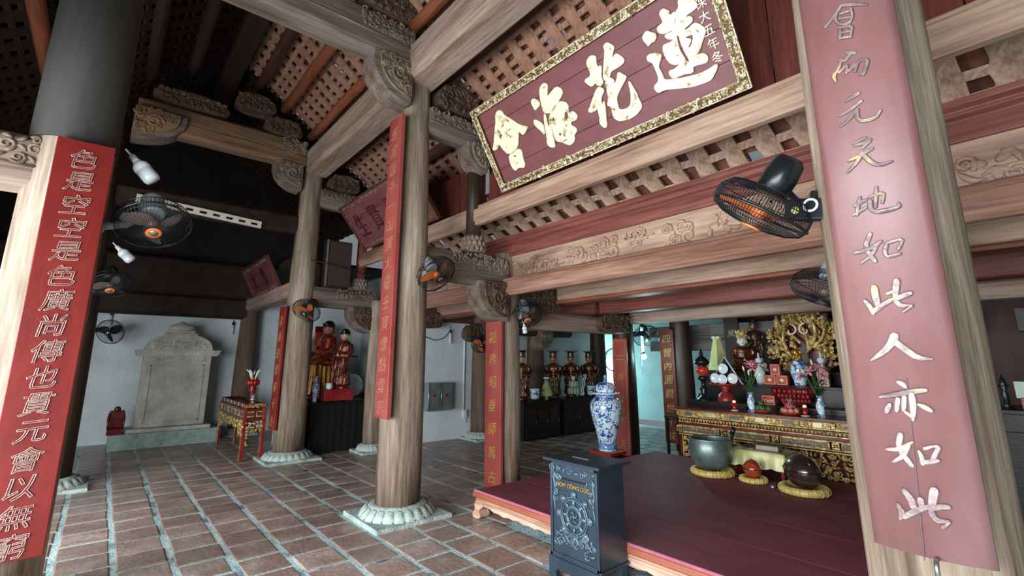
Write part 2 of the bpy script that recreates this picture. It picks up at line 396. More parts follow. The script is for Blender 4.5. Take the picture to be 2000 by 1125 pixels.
# ------------------------------------------------------------------ roof: purlins, rafters, tile battens
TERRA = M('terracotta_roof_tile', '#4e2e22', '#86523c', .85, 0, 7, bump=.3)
TERRAD = M('shade_darkened_roof_tile', '#1d1512', '#33251f', .9, 0, 5, bump=.3)  # tiles of the unlit roof, shade painted into the colour
SHADEW = wood('shade_darkened_wood', '#241914', '#3b2a21', 'y', .7, .3)  # timber under the unlit roof, its colour darkened to stand in for shade
def roof(name, x0, z0, x1, z1, y0, y1, pitch, skin, raf, nblock, step=.115, gap=.0, blk=.58):
    """slope with skin, rafters running down the slope, and tile pieces between; raf: material"""
    ln = math.hypot(x1 - x0, z1 - z0); ang = math.atan2(z1 - z0, x1 - x0)
    rt = Matrix.Rotation(-ang, 3, 'Y'); mid = V((x0 + x1) / 2, (y0 + y1) / 2, (z0 + z1) / 2); up = rt @ V(0, 0, 1)
    if up.z < 0: up = -up
    dirv = V(x1 - x0, 0, z1 - z0).normalized(); n = int((y1 - y0) / pitch); sk = MB(); nc = int(ln / .2); rs = random.Random(int(x0 * 17 + y0)); cl = ln / nc
    for i in range(n):
        for k in range(nc):
            if rs.random() > gap: sk.box(V(x0, y0 + pitch * (i + .5 + .25), z0) + dirv * (cl * (k + .5)) + up * (.07 + .012 * (k % 2)), (cl * 1.04, pitch * 1.01, .014), rt)
    s = struct(sk.build(name, skin))
    rmes = []
    for q in range(4):
        rr = random.Random(q + 5); P = []; F = []; ns = max(4, int(ln / .09))
        for i in range(ns + 1):
            a = rr.uniform(-.016, .016); b = rr.uniform(-.016, .016); w = pitch * .28
            for (yy, zz) in ((-w + a, -.015), (w + b, -.015), (w + b, .015), (-w + a, .015)): P.append(rt @ V(-ln / 2 + ln * i / ns, yy, zz))
        for i in range(ns):
            for j in range(4): F.append((i * 4 + j, i * 4 + (j + 1) % 4, i * 4 + 4 + (j + 1) % 4, i * 4 + 4 + j))
        F += [(3, 2, 1, 0), (ns * 4, ns * 4 + 1, ns * 4 + 2, ns * 4 + 3)]
        rb = MB().add(P, F).build('rafter', raf, s); rmes.append(rb.data); bpy.data.objects.remove(rb)
    nb = int(ln / step); bm_ = MB().cbox((0, 0, 0), (step * blk, pitch * .52, .03), .014, rt).build('tile_piece', raf, s); bme = bm_.data; bpy.data.objects.remove(bm_)
    rest = MB(); cand = []; rg = random.Random(int(x0 * 31 + 7))
    for i in range(n):
        y = y0 + pitch * (i + .5); share('rafter', rmes[i % 4], (mid.x, y, mid.z + rg.uniform(-.006, .006)), s, (rg.uniform(-.02, .02), 0, rg.uniform(-.01, .01)))
        for k in range(nb):
            p = V(x0, y + pitch / 2, z0) + dirv * ((k + .5 + rg.uniform(-.12, .12)) * ln / nb) + up * .004
            w = inview(p.x, p.y, p.z, 20); cand.append((w or 99, p))
    cand.sort(key=lambda c: c[0])
    for q, (w, p) in enumerate(cand):
        if q < nblock and w < 50: share('tile_piece', bme, p, s, (rg.uniform(-.06, .06), rg.uniform(-.08, .08), rg.uniform(-.05, .05)))
        else: rest.cbox(p, (step * blk, pitch * .52, .03), .014, rt)
    if rest.v: o = rest.build('tile_pieces', raf, s); o['kind'] = 'stuff'
    return s
SL = .745
roof('ceiling', 1.04, 6.6, 4.0, 6.6 - SL * 2.96, -3.0, 8.4, .27, TERRA, W_RAF, 190, .115, .03)
roof('ceiling', 1.04, 6.6, 4.0, 6.6 - SL * 2.96, 8.4, 12.1, .3, TERRAD, SHADEW, 0)  # rear of the same slope, in the shade-darkened tile and timber
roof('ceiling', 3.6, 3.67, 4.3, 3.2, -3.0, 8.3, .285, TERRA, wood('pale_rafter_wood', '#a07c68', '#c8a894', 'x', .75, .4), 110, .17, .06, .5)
roof('ceiling', 1.04, 6.6, -3.0, 6.6 - SL * 4.04, -3.0, 12.0, .3, TERRAD, SHADEW, 0, .115, .004)
struct(MB().box((7.9, 2.9, 3.05), (7.0, 12, .06)).build('ceiling', SHADEW))
struct(MB().box((4.4, 10.5, 3.3), (4.2, 3.6, .06)).build('ceiling', SHADEW))

def ybeam(name, label, prof, y0, y1, mat, cat='beam', group='beams running along the hall', bev=.008):
    o = MB().prism(prof, y0, y1, 'y').build(name, mat, None, bev); return tag(o, label, cat, group)
def rect(x0, x1, z0, z1, b=.02): return [(x0 + b, z0), (x1 - b, z0), (x1, z0 + b), (x1, z1 - b), (x1 - b, z1), (x0 + b, z1), (x0, z1 - b), (x0, z0 + b)]
def purlin(label, x, z, r, y0, y1, mat):
    o = MB().tube([(x, y0 + (y1 - y0) * i / 8, z + .01 * math.sin(i * 1.7)) for i in range(9)], r, 14).build('purlin', mat); tag(o, label, 'purlin', 'round purlins under the roof'); return o
YB = 4.62
ybeam('longitudinal_beam', 'pale beam joining the tops of the two main columns, above the second plaque', rect(2.26, 2.66, 4.74, 5.2, .05), 4.8, 8.2, W_BY)
ybeam('longitudinal_beam', 'pale beam leaving the top of the central column towards the upper right corner', rect(2.26, 2.66, 4.74, 5.2, .05), .6, 4.6, W_BY)
ybeam('longitudinal_beam', 'weathered beam right of the right foreground column, topmost', rect(2.26, 2.66, 4.74, 5.2, .05), -2.9, .35, W_BY)
for a, b, nm in ((4.75, 8.2, 'left bay'), (.6, 4.65, 'middle bay')):
    purlin('reddish round purlin lying along the top of the pale beam in the ' + nm, 2.3, 5.42, .075, a, b, W_PUR)
    purlin('reddish round purlin second above the pale beam in the ' + nm, 1.83, 5.78, .08, a, b, W_PUR)
    purlin('dark round purlin third above the pale beam in the ' + nm, 1.42, 6.08, .08, a, b, W_PURD)
    purlin('dark round purlin just behind the pale beam in the ' + nm, 2.86, 5.06, .08, a, b, W_PURD)
    purlin('dark round purlin above the clerestory boards in the ' + nm, 3.4, 4.62, .08, a, b, W_PURD)
ybeam('ridge_beam', 'shade-darkened flat beam near the roof ridge', rect(.9, 1.18, 6.2, 6.5), -2.9, 12, SHADEW)
for k, (x, z) in enumerate(((.5, 6.0), (0.0, 5.65), (-.95, 4.95), (-1.5, 4.55))):
    purlin(('shade-darkened purlin high above the left foreground column', 'shade-darkened purlin on the far side of the ridge', 'reddish purlin left of the dark column top', 'reddish purlin at the upper left corner')[k], x, z, .08, 2.2 if k > 1 else 4.7, 8.3, SHADEW if k < 2 else W_PUR)  # first two in shade-darkened timber, the others in reddish purlin wood
# clerestory and lower roof edge
bays = ((4.72, 8.2, 'left bay beyond the central column'), (.55, 4.62, 'middle bay'), (-2.9, .4, 'bay right of the right foreground column'))
for a, b, nm in bays:
    ybeam('sill_beam', 'moulded pale beam under the clerestory boards in the ' + nm, [(3.32, 3.2), (3.39, 3.2), (3.42, 3.3), (3.52, 3.34), (3.52, 3.47), (3.36, 3.47), (3.36, 3.43), (3.3, 3.4), (3.3, 3.27), (3.32, 3.24)], a, b, W_PALE)
    ybeam('eave_beam', 'dark red moulded beam below the tile lattice in the ' + nm, [(3.94, 2.9), (4.16, 2.9), (4.16, 3.13), (3.86, 3.155), (3.86, 3.11), (3.9, 3.09), (3.9, 3.06), (3.94, 3.04)], a + .05, b + .15, W_RY)
    t = thing('frieze_panel', 'carved pale frieze of foliage and meanders in the ' + nm, 'frieze', (0, 0, 0), 0, 'carved friezes')
    MB().box((4.0, (a + b) / 2 + .1, 2.735), (.06, b - a + .1, .35)).build('board', W_PALE, t)
    c = MB(); L = b - a - .2; rgf = random.Random(int(a * 7) + 3)
    y = b - .05
    while y > a + .3:
        w = rgf.uniform(.32, .5); k = rgf.random()
        if k < .5:   # stepped meander with flower
            zc = rgf.choice((2.68, 2.78))
            for q in range(4): c.box((3.965, y - w * (.2 + .2 * q), zc + .05 * (q % 2) - .02 * q), (.03, w * .34, .018)); c.box((3.965, y - w * (.1 + .2 * q), zc + .02), (.03, .016, .07))
            c.relief((3.968, y - w * .6, zc - .1), (0, 1, 0), (0, 0, 1), (-1, 0, 0), w * .4, .16, int(y * 50), .1, .018)
        else:        # leaves
            c.relief((3.968, y - w * .9, 2.6), (0, 1, 0), (0, 0, 1), (-1, 0, 0), w * .8, .24, int(y * 70), .13, .02, .9)
            for q in range(3):
                g = q * 2.1 + y; c.ball((3.968, y - w * .5 + .07 * math.cos(g), 2.72 + .06 * math.sin(g)), (.014, .05, .03), 8, 5, Matrix.Rotation(g, 3, 'X'))
        y -= w
    c.build('carving', W_PALE, t)['kind'] = 'stuff'
    ybeam('architrave', 'reddish moulded architrave under the carved frieze in the ' + nm, [(3.84, 2.36), (3.91, 2.36), (3.93, 2.43), (4.16, 2.46), (4.16, 2.565), (3.94, 2.565), (3.94, 2.6), (3.8, 2.575), (3.78, 2.55), (3.82, 2.53), (3.8, 2.4)], a + .1, b + .12, wood('architrave_wood', '#865a4a', '#ad8672', 'y', .6, .3))
    ybeam('inner_beam', 'pale inner beam with red lower edge behind the architrave in the ' + nm, rect(4.9, 5.1, 2.39, 2.85), a + .1, b + .12, W_PALE)
    ybeam('inner_beam_edge', 'red-brown moulding under the pale inner beam in the ' + nm, rect(4.87, 5.13, 2.34, 2.39, .01), a + .1, b + .12, W_PUR)
    ybeam('inner_beam', 'red inner beam nearer the altar in the ' + nm, rect(5.85, 6.1, 2.26, 2.6), a + .1, b + .12, W_RY)
    ybeam('lintel_beam', 'weathered lintel beam before the main altar, in the ' + nm, rect(6.72, 6.98, 2.15, 2.34, .03), a + .2, b + .2, W_BY)
    ybeam('low_beam', 'dim low beam over the altar rear in the ' + nm, rect(8.75, 9.0, 1.9, 2.2), a + .3, min(b, 4.5), wood('grey_far_beam', '#5a5552', '#827c78', 'y'))
    n = round((b - a) / .3)
    t = thing('clerestory_boards', 'dark red clerestory boards in the ' + nm, 'boards', (0, 0, 0), 0, 'clerestory boards')
    for i in range(n):
        yy = a + (b - a) * (i + .5) / n; hi = 4.7 if a < 4 else 4.15
        MB().box((3.55 + .006 * (i % 2), yy, (3.46 + hi) / 2), (.03, (b - a) / n - .008, hi - 3.46)).build('board', W_PLANK, t)

# beams across the hall -------------------------------------------------
def xbeam(name, label, x0, x1, yc, w, z0, z1, mat, group='beams across the hall', carve=None, b=.05, sag=0.):
    t = thing(name, label, 'beam', (0, 0, 0), 0, group)
    MB().prism(rect(yc - w / 2, yc + w / 2, z0, z1, b), x0, x1, 'x').build('timber', mat, t, .01)
    if carve:
        c = MB(); h = z1 - z0
        for s in (0,):
            c.relief((x0 + (x1 - x0) * carve[0], yc - w / 2 - .004, z0 + h * .45), (1, 0, 0), (0, 0, 1), (0, -1, 0), (x1 - x0) * (carve[1] - carve[0]), h * .5, int(x0 * 77 + yc), .075, .013)
        c.tube([(x0 + (x1 - x0) * i / 10, yc - w / 2 - .002, z0 + h * .4) for i in range(11)], .012, 5)
        c.build('carving', W_CARV, t)
    return t
xbeam('cross_beam', 'massive beam high up from the upper left to the central column top', -.2, 2.32, 4.65, .34, 4.92, 5.4, W_BX, carve=(.74, 1.0))
xbeam('cross_beam', 'carved brown cross beam with scrolled ends above the stele bay', -.1, 2.25, 8.35, .3, 4.85, 5.32, wood('warm_beam_wood', '#6e523c', '#96765a', 'x'), carve=(.82, 1))
xbeam('tie_beam', 'rounded grey tie beam carrying the scaly post base, right of the central column', 2.62, 3.88, 4.76, .3, 2.47, 2.86, W_BX, carve=(.3, 1), b=.1)
xbeam('tie_beam', 'rounded tie beam over the seated statue carrying the speaker', 2.55, 3.62, 8.28, .3, 2.43, 2.78, W_BX, carve=(.35, 1), b=.1)
xbeam('short_beam', 'short carved beam from central column top to the clerestory post', 2.58, 3.42, 4.65, .24, 4.2, 4.55, W_BX, carve=(0, 1))
xbeam('short_beam', 'short carved beam behind the second plaque at the rear column', 2.55, 3.4, 8.3, .24, 4.2, 4.55, W_BX, carve=(0, 1))
xbeam('cross_beam', 'pale low cross beam above the lacquered statues', 4.15, 6.6, 4.95, .26, 1.97, 2.22, wood('pale_cross_wood', '#94796a', '#bda394', 'x'))
xbeam('cross_beam', 'carved pale beam at the left picture edge, left of the red couplet', -2.4, -.5, 4.5, .26, 2.68, 3.06, wood('left_beam_wood', '#8a7466', '#ae988a', 'x'), carve=(.4, 1))
xbeam('cross_beam', 'dark beam above the stele wall', -3, 2.3, 11.75, .3, 2.42, 2.85, SHADEW)
xbeam('cross_beam', 'higher dark beam above the stele wall', -3, 2.3, 11.72, .26, 2.85, 3.6, SHADEW)
xbeam('cross_beam', 'dark beam over the first aid cabinet wall', 4.2, 6.0, 8.2, .3, 2.3, 2.7, W_CARVD)
xbeam('cross_beam', 'dark beam over the lacquered statues rear', 6.1, 8.2, 7.6, .24, 2.05, 2.35, W_DARK)
ybeam('low_beam', 'pale low beam sloping to the third plaque beside the rear column', rect(2.22, 2.5, 2.6, 2.86, .04), 8.5, 11.7, W_BY)

# carved brackets -------------------------------------------------------
def bracket(label, x, yc, z, w, h, d, th, mat=W_CARV, seed=1, edge=W_BX, group='carved brackets'):
    """quarter bracket hanging under a beam beside a column; x: column face, d: +1/-1 direction it reaches out"""
    t = thing('carved_bracket', label, 'bracket', (x, yc, z), 0, group)
    P = [(0, 0)] + [(d * w, 0), (d * w, -h * .18)] + [(d * (w * math.cos(R0(a))), -h * .18 - h * .82 * math.sin(R0(a))) for a in range(8, 82, 9)] + [(0, -h)]
    MB().prism(P, -th / 2, th / 2, 'y').build('block', edge, t, .012)
    Q = [(p[0] * .82 + d * w * .03, p[1] * .84 - h * .03) for p in P]
    MB().prism(Q, -th / 2 - .03, -th / 2, 'y').build('carved_face', mat, t, .008)
    c = MB(); pts = [(q[0], -th / 2 - .03, q[1]) for q in Q]
    c.tube(pts, .012, 5, True)
    c.relief((min(0, d * w * .85), -th / 2 - .032, -h * .86), (1, 0, 0), (0, 0, 1), (0, -1, 0), w * .82, h * .84, seed, min(w, h) * .2, .018,
             mask=lambda a, b: ((a if d > 0 else 1 - a) ** 2 + (1 - b) ** 2) < .9)
    c.scroll((d * w * .38, -th / 2 - .035, -h * .4), (1, 0, 0), (0, 0, 1), (0, -1, 0), min(w, h) * .24, 1.6, .024, d, 22)
    c.build('carving', mat, t)
    return t
bracket('large carved scroll bracket under the beam at the central column top', 2.3, 4.65, 4.94, .46, .52, -1, .32, W_CARV, 5)
bracket('carved scroll bracket under the beam at the rear column with the orange fan', 2.22, 8.35, 4.87, .44, .46, -1, .28, W_CARV, 6)
bracket('big dark carved dragon bracket under the tie beam, beside the platform corner column', 3.86, 4.76, 2.52, .46, .5, -1, .3, W_CARVD, 7)
bracket('carved scroll bracket under the tie beam behind the seated statue', 3.6, 8.26, 2.46, .42, .44, -1, .28, W_CARVD, 8)
bracket('carved bracket under the short upper beam next to the main plaque', 3.42, 4.62, 4.24, .3, .36, -1, .26, W_CARV, 9)
bracket('dim carved bracket below the short upper beam behind the second plaque', 3.4, 8.28, 4.24, .3, .36, -1, .24, W_CARVD, 10)
bracket('scrolled pale beam end bracket near the left column top', -.12, 8.3, 5.12, .62, .46, 1, .34, wood('warm_carving', '#7d6146', '#a88866', 'x'), 11)
bracket('rounded carved bracket above the lacquered statues', 7.1, 7.55, 2.2, .42, .45, 1, .3, W_CARV, 12)
def carved_block(label, c, d, mat, seed, size=.09, rnd_=.12, cat='carved block'):
    t = thing('carved_block', label, cat, c, 0, 'carved cloud blocks')
    x, z = d[0] / 2, d[2] / 2
    P = [(-x, -z), (x * .9, -z), (x, -z * .3), (x * .85, z * .4), (x * .55, z * .8), (x * .1, z), (-x * .5, z * .85), (-x, z * .5)]
    MB().prism(chaikin(P, 2), -d[1] / 2, d[1] / 2, 'y').build('block', mat, t, .01)
    k = MB(); k.relief((-x * .9, -d[1] / 2 - .004, -z * .9), (1, 0, 0), (0, 0, 1), (0, -1, 0), d[0] * .88, d[2] * .85, seed, size, .02)
    k.build('carving', mat, t); return t
carved_block('carved cloud block on top of the beam at the central column', (2.1, 4.62, 5.62), (.85, .3, .42), W_CARVD, 21)
carved_block('carved cloud block between central column top and main plaque', (3.0, 4.62, 4.74), (.62, .24, .34), W_CARVD, 22)
carved_block('carved block crowning the scrolled cross beam near the rear column', (1.85, 8.3, 5.46), (.6, .28, .3), W_CARVD, 23)
carved_block('second carved block stepping up over the scrolled cross beam', (1.4, 8.3, 5.75), (.6, .28, .3), W_CARVD, 24)
carved_block('long plain carved block lying on the scrolled cross beam', (.55, 8.35, 5.47), (1.0, .26, .26), W_CARVD, 25, .07)
carved_block('carved cloud block right of the rear column top', (2.95, 8.25, 4.7), (.55, .24, .32), W_CARVD, 26)
carved_block('dark carved dragon block right of the platform corner column top', (4.62, 4.9, 2.4), (.85, .26, .4), W_CARVD, 27)
carved_block('carved foliage block over the jar column', (6.2, 4.84, 2.13), (.72, .3, .3), W_CARVD, 28, .07)
carved_block('flat carved foliage panel above the wall conduit', (6.0, 7.95, 2.1), (1.0, .2, .42), W_CARVD, 29)
carved_block('small carved head at the inner end of the left bay frieze', (4.75, 8.0, 2.3), (.4, .22, .3), W_CARVD, 30)

# posts on scaly bases ---------------------------------------------------
def post(label, x, y, z0, h, r, mat):
    t = thing('scaled_post', label, 'post', (x, y, z0), 0, 'short posts on the tie beams')
    MB().lathe([(r, .2), (r * .98, h)], 24).build('shaft', mat, t)
    b = MB(); b.lathe([(r * 1.1, 0), (r * 1.45, .05), (r * 1.55, .11), (r * 1.35, .18), (r * 1.05, .22)], 24)
    bo = b.build('base', W_CARV, t)
    k = MB()
    for j in range(3):
        for i in range(14):
            a = 2 * PI * (i + .5 * j) / 14; rr = r * (1.42, 1.5, 1.28)[j]; k.ball((rr * math.cos(a), rr * math.sin(a), .05 + .06 * j), (.03, .03, .04), 7, 5)
    k.build('scales', W_CARV, bo)
post('dark round post on a scaly base between central column and main plaque', 3.36, 4.7, 2.86, 1.4, .095, W_DARK)
post('dark round post on a scaly base beside the speaker', 3.38, 8.25, 2.78, 1.5, .085, W_PLANK)
PLQ = {
 'hua': [[(1.629, 0.777), (1.675, 0.793), (1.72, 0.773), (1.715, 0.743), (1.702, 0.715), (1.703, 0.676), (1.74, 0.676), (1.733, 0.649), (1.704, 0.594), (1.705, 0.542), (1.687, 0.52), (1.663, 0.524), (1.64, 0.545), (1.63, 0.572), (1.587, 0.551), (1.557, 0.582), (1.532, 0.625), (1.55, 0.639), (1.593, 0.637), (1.618, 0.656), (1.612, 0.715), (1.613, 0.754)], [(1.822, 0.804), (1.858, 0.816), (1.885, 0.796), (1.914, 0.753), (1.896, 0.729), (1.871, 0.7), (1.859, 0.673), (1.897, 0.696), (1.922, 0.686), (1.956, 0.638), (1.958, 0.608), (1.932, 0.592), (1.871, 0.588), (1.81, 0.587), (1.79, 0.563), (1.776, 0.544), (1.732, 0.538), (1.717, 0.563), (1.737, 0.613), (1.79, 0.707), (1.821, 0.767)], [(1.647, 0.525), (1.679, 0.501), (1.689, 0.471), (1.641, 0.439), (1.62, 0.404), (1.617, 0.36), (1.651, 0.4), (1.643, 0.35), (1.626, 0.294), (1.609, 0.247), (1.597, 0.194), (1.575, 0.168), (1.545, 0.195), (1.53, 0.238), (1.551, 0.271), (1.555, 0.314), (1.563, 0.365), (1.529, 0.347), (1.48, 0.352), (1.458, 0.377), (1.493, 0.403), (1.56, 0.465), (1.606, 0.507)], [(1.725, 0.533), (1.777, 0.546), (1.805, 0.526), (1.807, 0.504), (1.796, 0.471), (1.844, 0.512), (1.862, 0.546), (1.88, 0.55), (1.899, 0.525), (1.929, 0.49), (1.922, 0.473), (1.855, 0.431), (1.783, 0.378), (1.769, 0.34), (1.76, 0.275), (1.782, 0.255), (1.839, 0.246), (1.879, 0.26), (1.902, 0.301), (1.92, 0.361), (1.93, 0.44), (1.941, 0.443), (1.957, 0.369), (1.966, 0.332), (1.967, 0.273), (1.976, 0.219), (1.957, 0.189), (1.904, 0.164), (1.831, 0.154), (1.775, 0.164), (1.72, 0.178), (1.685, 0.221), (1.69, 0.268), (1.694, 0.328), (1.664, 0.345), (1.699, 0.388), (1.711, 0.452), (1.717, 0.502)]],
 'hui': [[(0.34, 0.799), (0.405, 0.823), (0.449, 0.791), (0.455, 0.743), (0.541, 0.659), (0.602, 0.58), (0.71, 0.521), (0.685, 0.499), (0.614, 0.463), (0.592, 0.48), (0.576, 0.523), (0.535, 0.474), (0.476, 0.38), (0.411, 0.361), (0.301, 0.352), (0.252, 0.426), (0.225, 0.513), (0.179, 0.462), (0.114, 0.465), (0.097, 0.486), (0.138, 0.515), (0.252, 0.665), (0.31, 0.736)], [(0.353, 0.654), (0.399, 0.673), (0.41, 0.655), (0.349, 0.637)], [(0.471, 0.7), (0.497, 0.676), (0.491, 0.647), (0.464, 0.666)], [(0.365, 0.58), (0.476, 0.593), (0.494, 0.577), (0.398, 0.576)], [(0.298, 0.61), (0.306, 0.588), (0.338, 0.571), (0.272, 0.543), (0.259, 0.558)], [(0.423, 0.53), (0.454, 0.513), (0.421, 0.498)], [(0.309, 0.449), (0.338, 0.439), (0.315, 0.423)], [(0.302, 0.342), (0.406, 0.353), (0.465, 0.361), (0.496, 0.345), (0.503, 0.31), (0.487, 0.269), (0.481, 0.187), (0.453, 0.149), (0.41, 0.168), (0.367, 0.177), (0.314, 0.155), (0.279, 0.205), (0.281, 0.282)], [(0.348, 0.312), (0.402, 0.322), (0.406, 0.286)], [(0.334, 0.264), (0.36, 0.26), (0.34, 0.238)], [(0.35, 0.23), (0.401, 0.237), (0.395, 0.225), (0.357, 0.218)]],
 'hai': [[(0.865, 0.72), (0.905, 0.735), (0.953, 0.701), (0.965, 0.65), (0.916, 0.632), (0.877, 0.624), (0.87, 0.661)], [(0.811, 0.546), (0.851, 0.535), (0.9, 0.477), (0.91, 0.435), (0.881, 0.359), (0.849, 0.429), (0.803, 0.495)], [(0.965, 0.55), (0.983, 0.535), (0.957, 0.435), (0.992, 0.403), (0.976, 0.333), (0.957, 0.225), (0.943, 0.207), (0.881, 0.237), (0.869, 0.276), (0.905, 0.36), (0.924, 0.448)], [(1.022, 0.783), (1.089, 0.812), (1.136, 0.783), (1.107, 0.727), (1.07, 0.679), (1.14, 0.694), (1.216, 0.724), (1.273, 0.671), (1.265, 0.631), (1.148, 0.564), (1.066, 0.524), (0.988, 0.546), (0.969, 0.582), (0.989, 0.695)], [(1.019, 0.506), (1.127, 0.572), (1.206, 0.584), (1.278, 0.536), (1.248, 0.441), (1.303, 0.445), (1.333, 0.388), (1.306, 0.354), (1.242, 0.365), (1.222, 0.333), (1.274, 0.285), (1.255, 0.247), (1.218, 0.242), (1.21, 0.19), (1.143, 0.158), (1.078, 0.2), (1.06, 0.23), (0.991, 0.251), (0.991, 0.327), (1.002, 0.399), (0.974, 0.429)], [(1.204, 0.473), (1.243, 0.466), (1.226, 0.395), (1.178, 0.401)], [(1.048, 0.315), (1.085, 0.315), (1.082, 0.284), (1.047, 0.288)], [(1.155, 0.358), (1.189, 0.364), (1.17, 0.325)], [(1.034, 0.462), (1.071, 0.485), (1.066, 0.449), (1.035, 0.439)], [(1.029, 0.228), (1.132, 0.237), (1.125, 0.221), (1.063, 0.219)]],
 'lian': [[(2.168, 0.696), (2.194, 0.719), (2.229, 0.721), (2.242, 0.701), (2.283, 0.669), (2.278, 0.646), (2.253, 0.622), (2.211, 0.622), (2.191, 0.613), (2.187, 0.634), (2.171, 0.668)], [(2.154, 0.55), (2.19, 0.555), (2.227, 0.542), (2.253, 0.525), (2.268, 0.505), (2.254, 0.482), (2.226, 0.451), (2.215, 0.423), (2.227, 0.368), (2.224, 0.325), (2.276, 0.301), (2.39, 0.267), (2.501, 0.244), (2.581, 0.246), (2.634, 0.258), (2.64, 0.238), (2.61, 0.204), (2.569, 0.167), (2.533, 0.165), (2.419, 0.177), (2.309, 0.215), (2.201, 0.252), (2.149, 0.246), (2.13, 0.276), (2.127, 0.312), (2.175, 0.328), (2.19, 0.356), (2.188, 0.417), (2.181, 0.488), (2.151, 0.51), (2.148, 0.534)], [(2.356, 0.79), (2.39, 0.806), (2.413, 0.785), (2.432, 0.762), (2.424, 0.731), (2.466, 0.74), (2.472, 0.726), (2.444, 0.679), (2.418, 0.629), (2.373, 0.632), (2.339, 0.636), (2.305, 0.664), (2.301, 0.699), (2.322, 0.709), (2.364, 0.715), (2.359, 0.753)], [(2.476, 0.737), (2.506, 0.748), (2.514, 0.791), (2.54, 0.823), (2.582, 0.819), (2.6, 0.789), (2.62, 0.744), (2.635, 0.702), (2.628, 0.683), (2.589, 0.674), (2.542, 0.673), (2.527, 0.661), (2.555, 0.656), (2.574, 0.639), (2.569, 0.614), (2.544, 0.604), (2.505, 0.597), (2.489, 0.585), (2.528, 0.578), (2.562, 0.594), (2.595, 0.586), (2.628, 0.538), (2.637, 0.506), (2.615, 0.477), (2.581, 0.44), (2.551, 0.393), (2.526, 0.381), (2.492, 0.39), (2.479, 0.383), (2.532, 0.378), (2.566, 0.373), (2.592, 0.345), (2.59, 0.311), (2.568, 0.294), (2.509, 0.311), (2.466, 0.314), (2.46, 0.271), (2.398, 0.292), (2.353, 0.295), (2.306, 0.296), (2.286, 0.319), (2.279, 0.359), (2.3, 0.368), (2.328, 0.358), (2.399, 0.382), (2.353, 0.383), (2.316, 0.412), (2.295, 0.462), (2.292, 0.537), (2.309, 0.565), (2.339, 0.56), (2.368, 0.556), (2.403, 0.566), (2.362, 0.581), (2.339, 0.614), (2.351, 0.626), (2.377, 0.623), (2.411, 0.619), (2.428, 0.645), (2.459, 0.678)], [(2.484, 0.539), (2.54, 0.53), (2.542, 0.515), (2.52, 0.471), (2.483, 0.448), (2.48, 0.463), (2.51, 0.484), (2.518, 0.507), (2.49, 0.522)], [(2.428, 0.582), (2.443, 0.571), (2.44, 0.498), (2.451, 0.422), (2.46, 0.36), (2.445, 0.36), (2.419, 0.437), (2.414, 0.511)], [(2.564, 0.559), (2.591, 0.531), (2.588, 0.512), (2.575, 0.526)], [(2.37, 0.505), (2.403, 0.524), (2.394, 0.507)], [(2.377, 0.451), (2.402, 0.446), (2.386, 0.432)]],
}
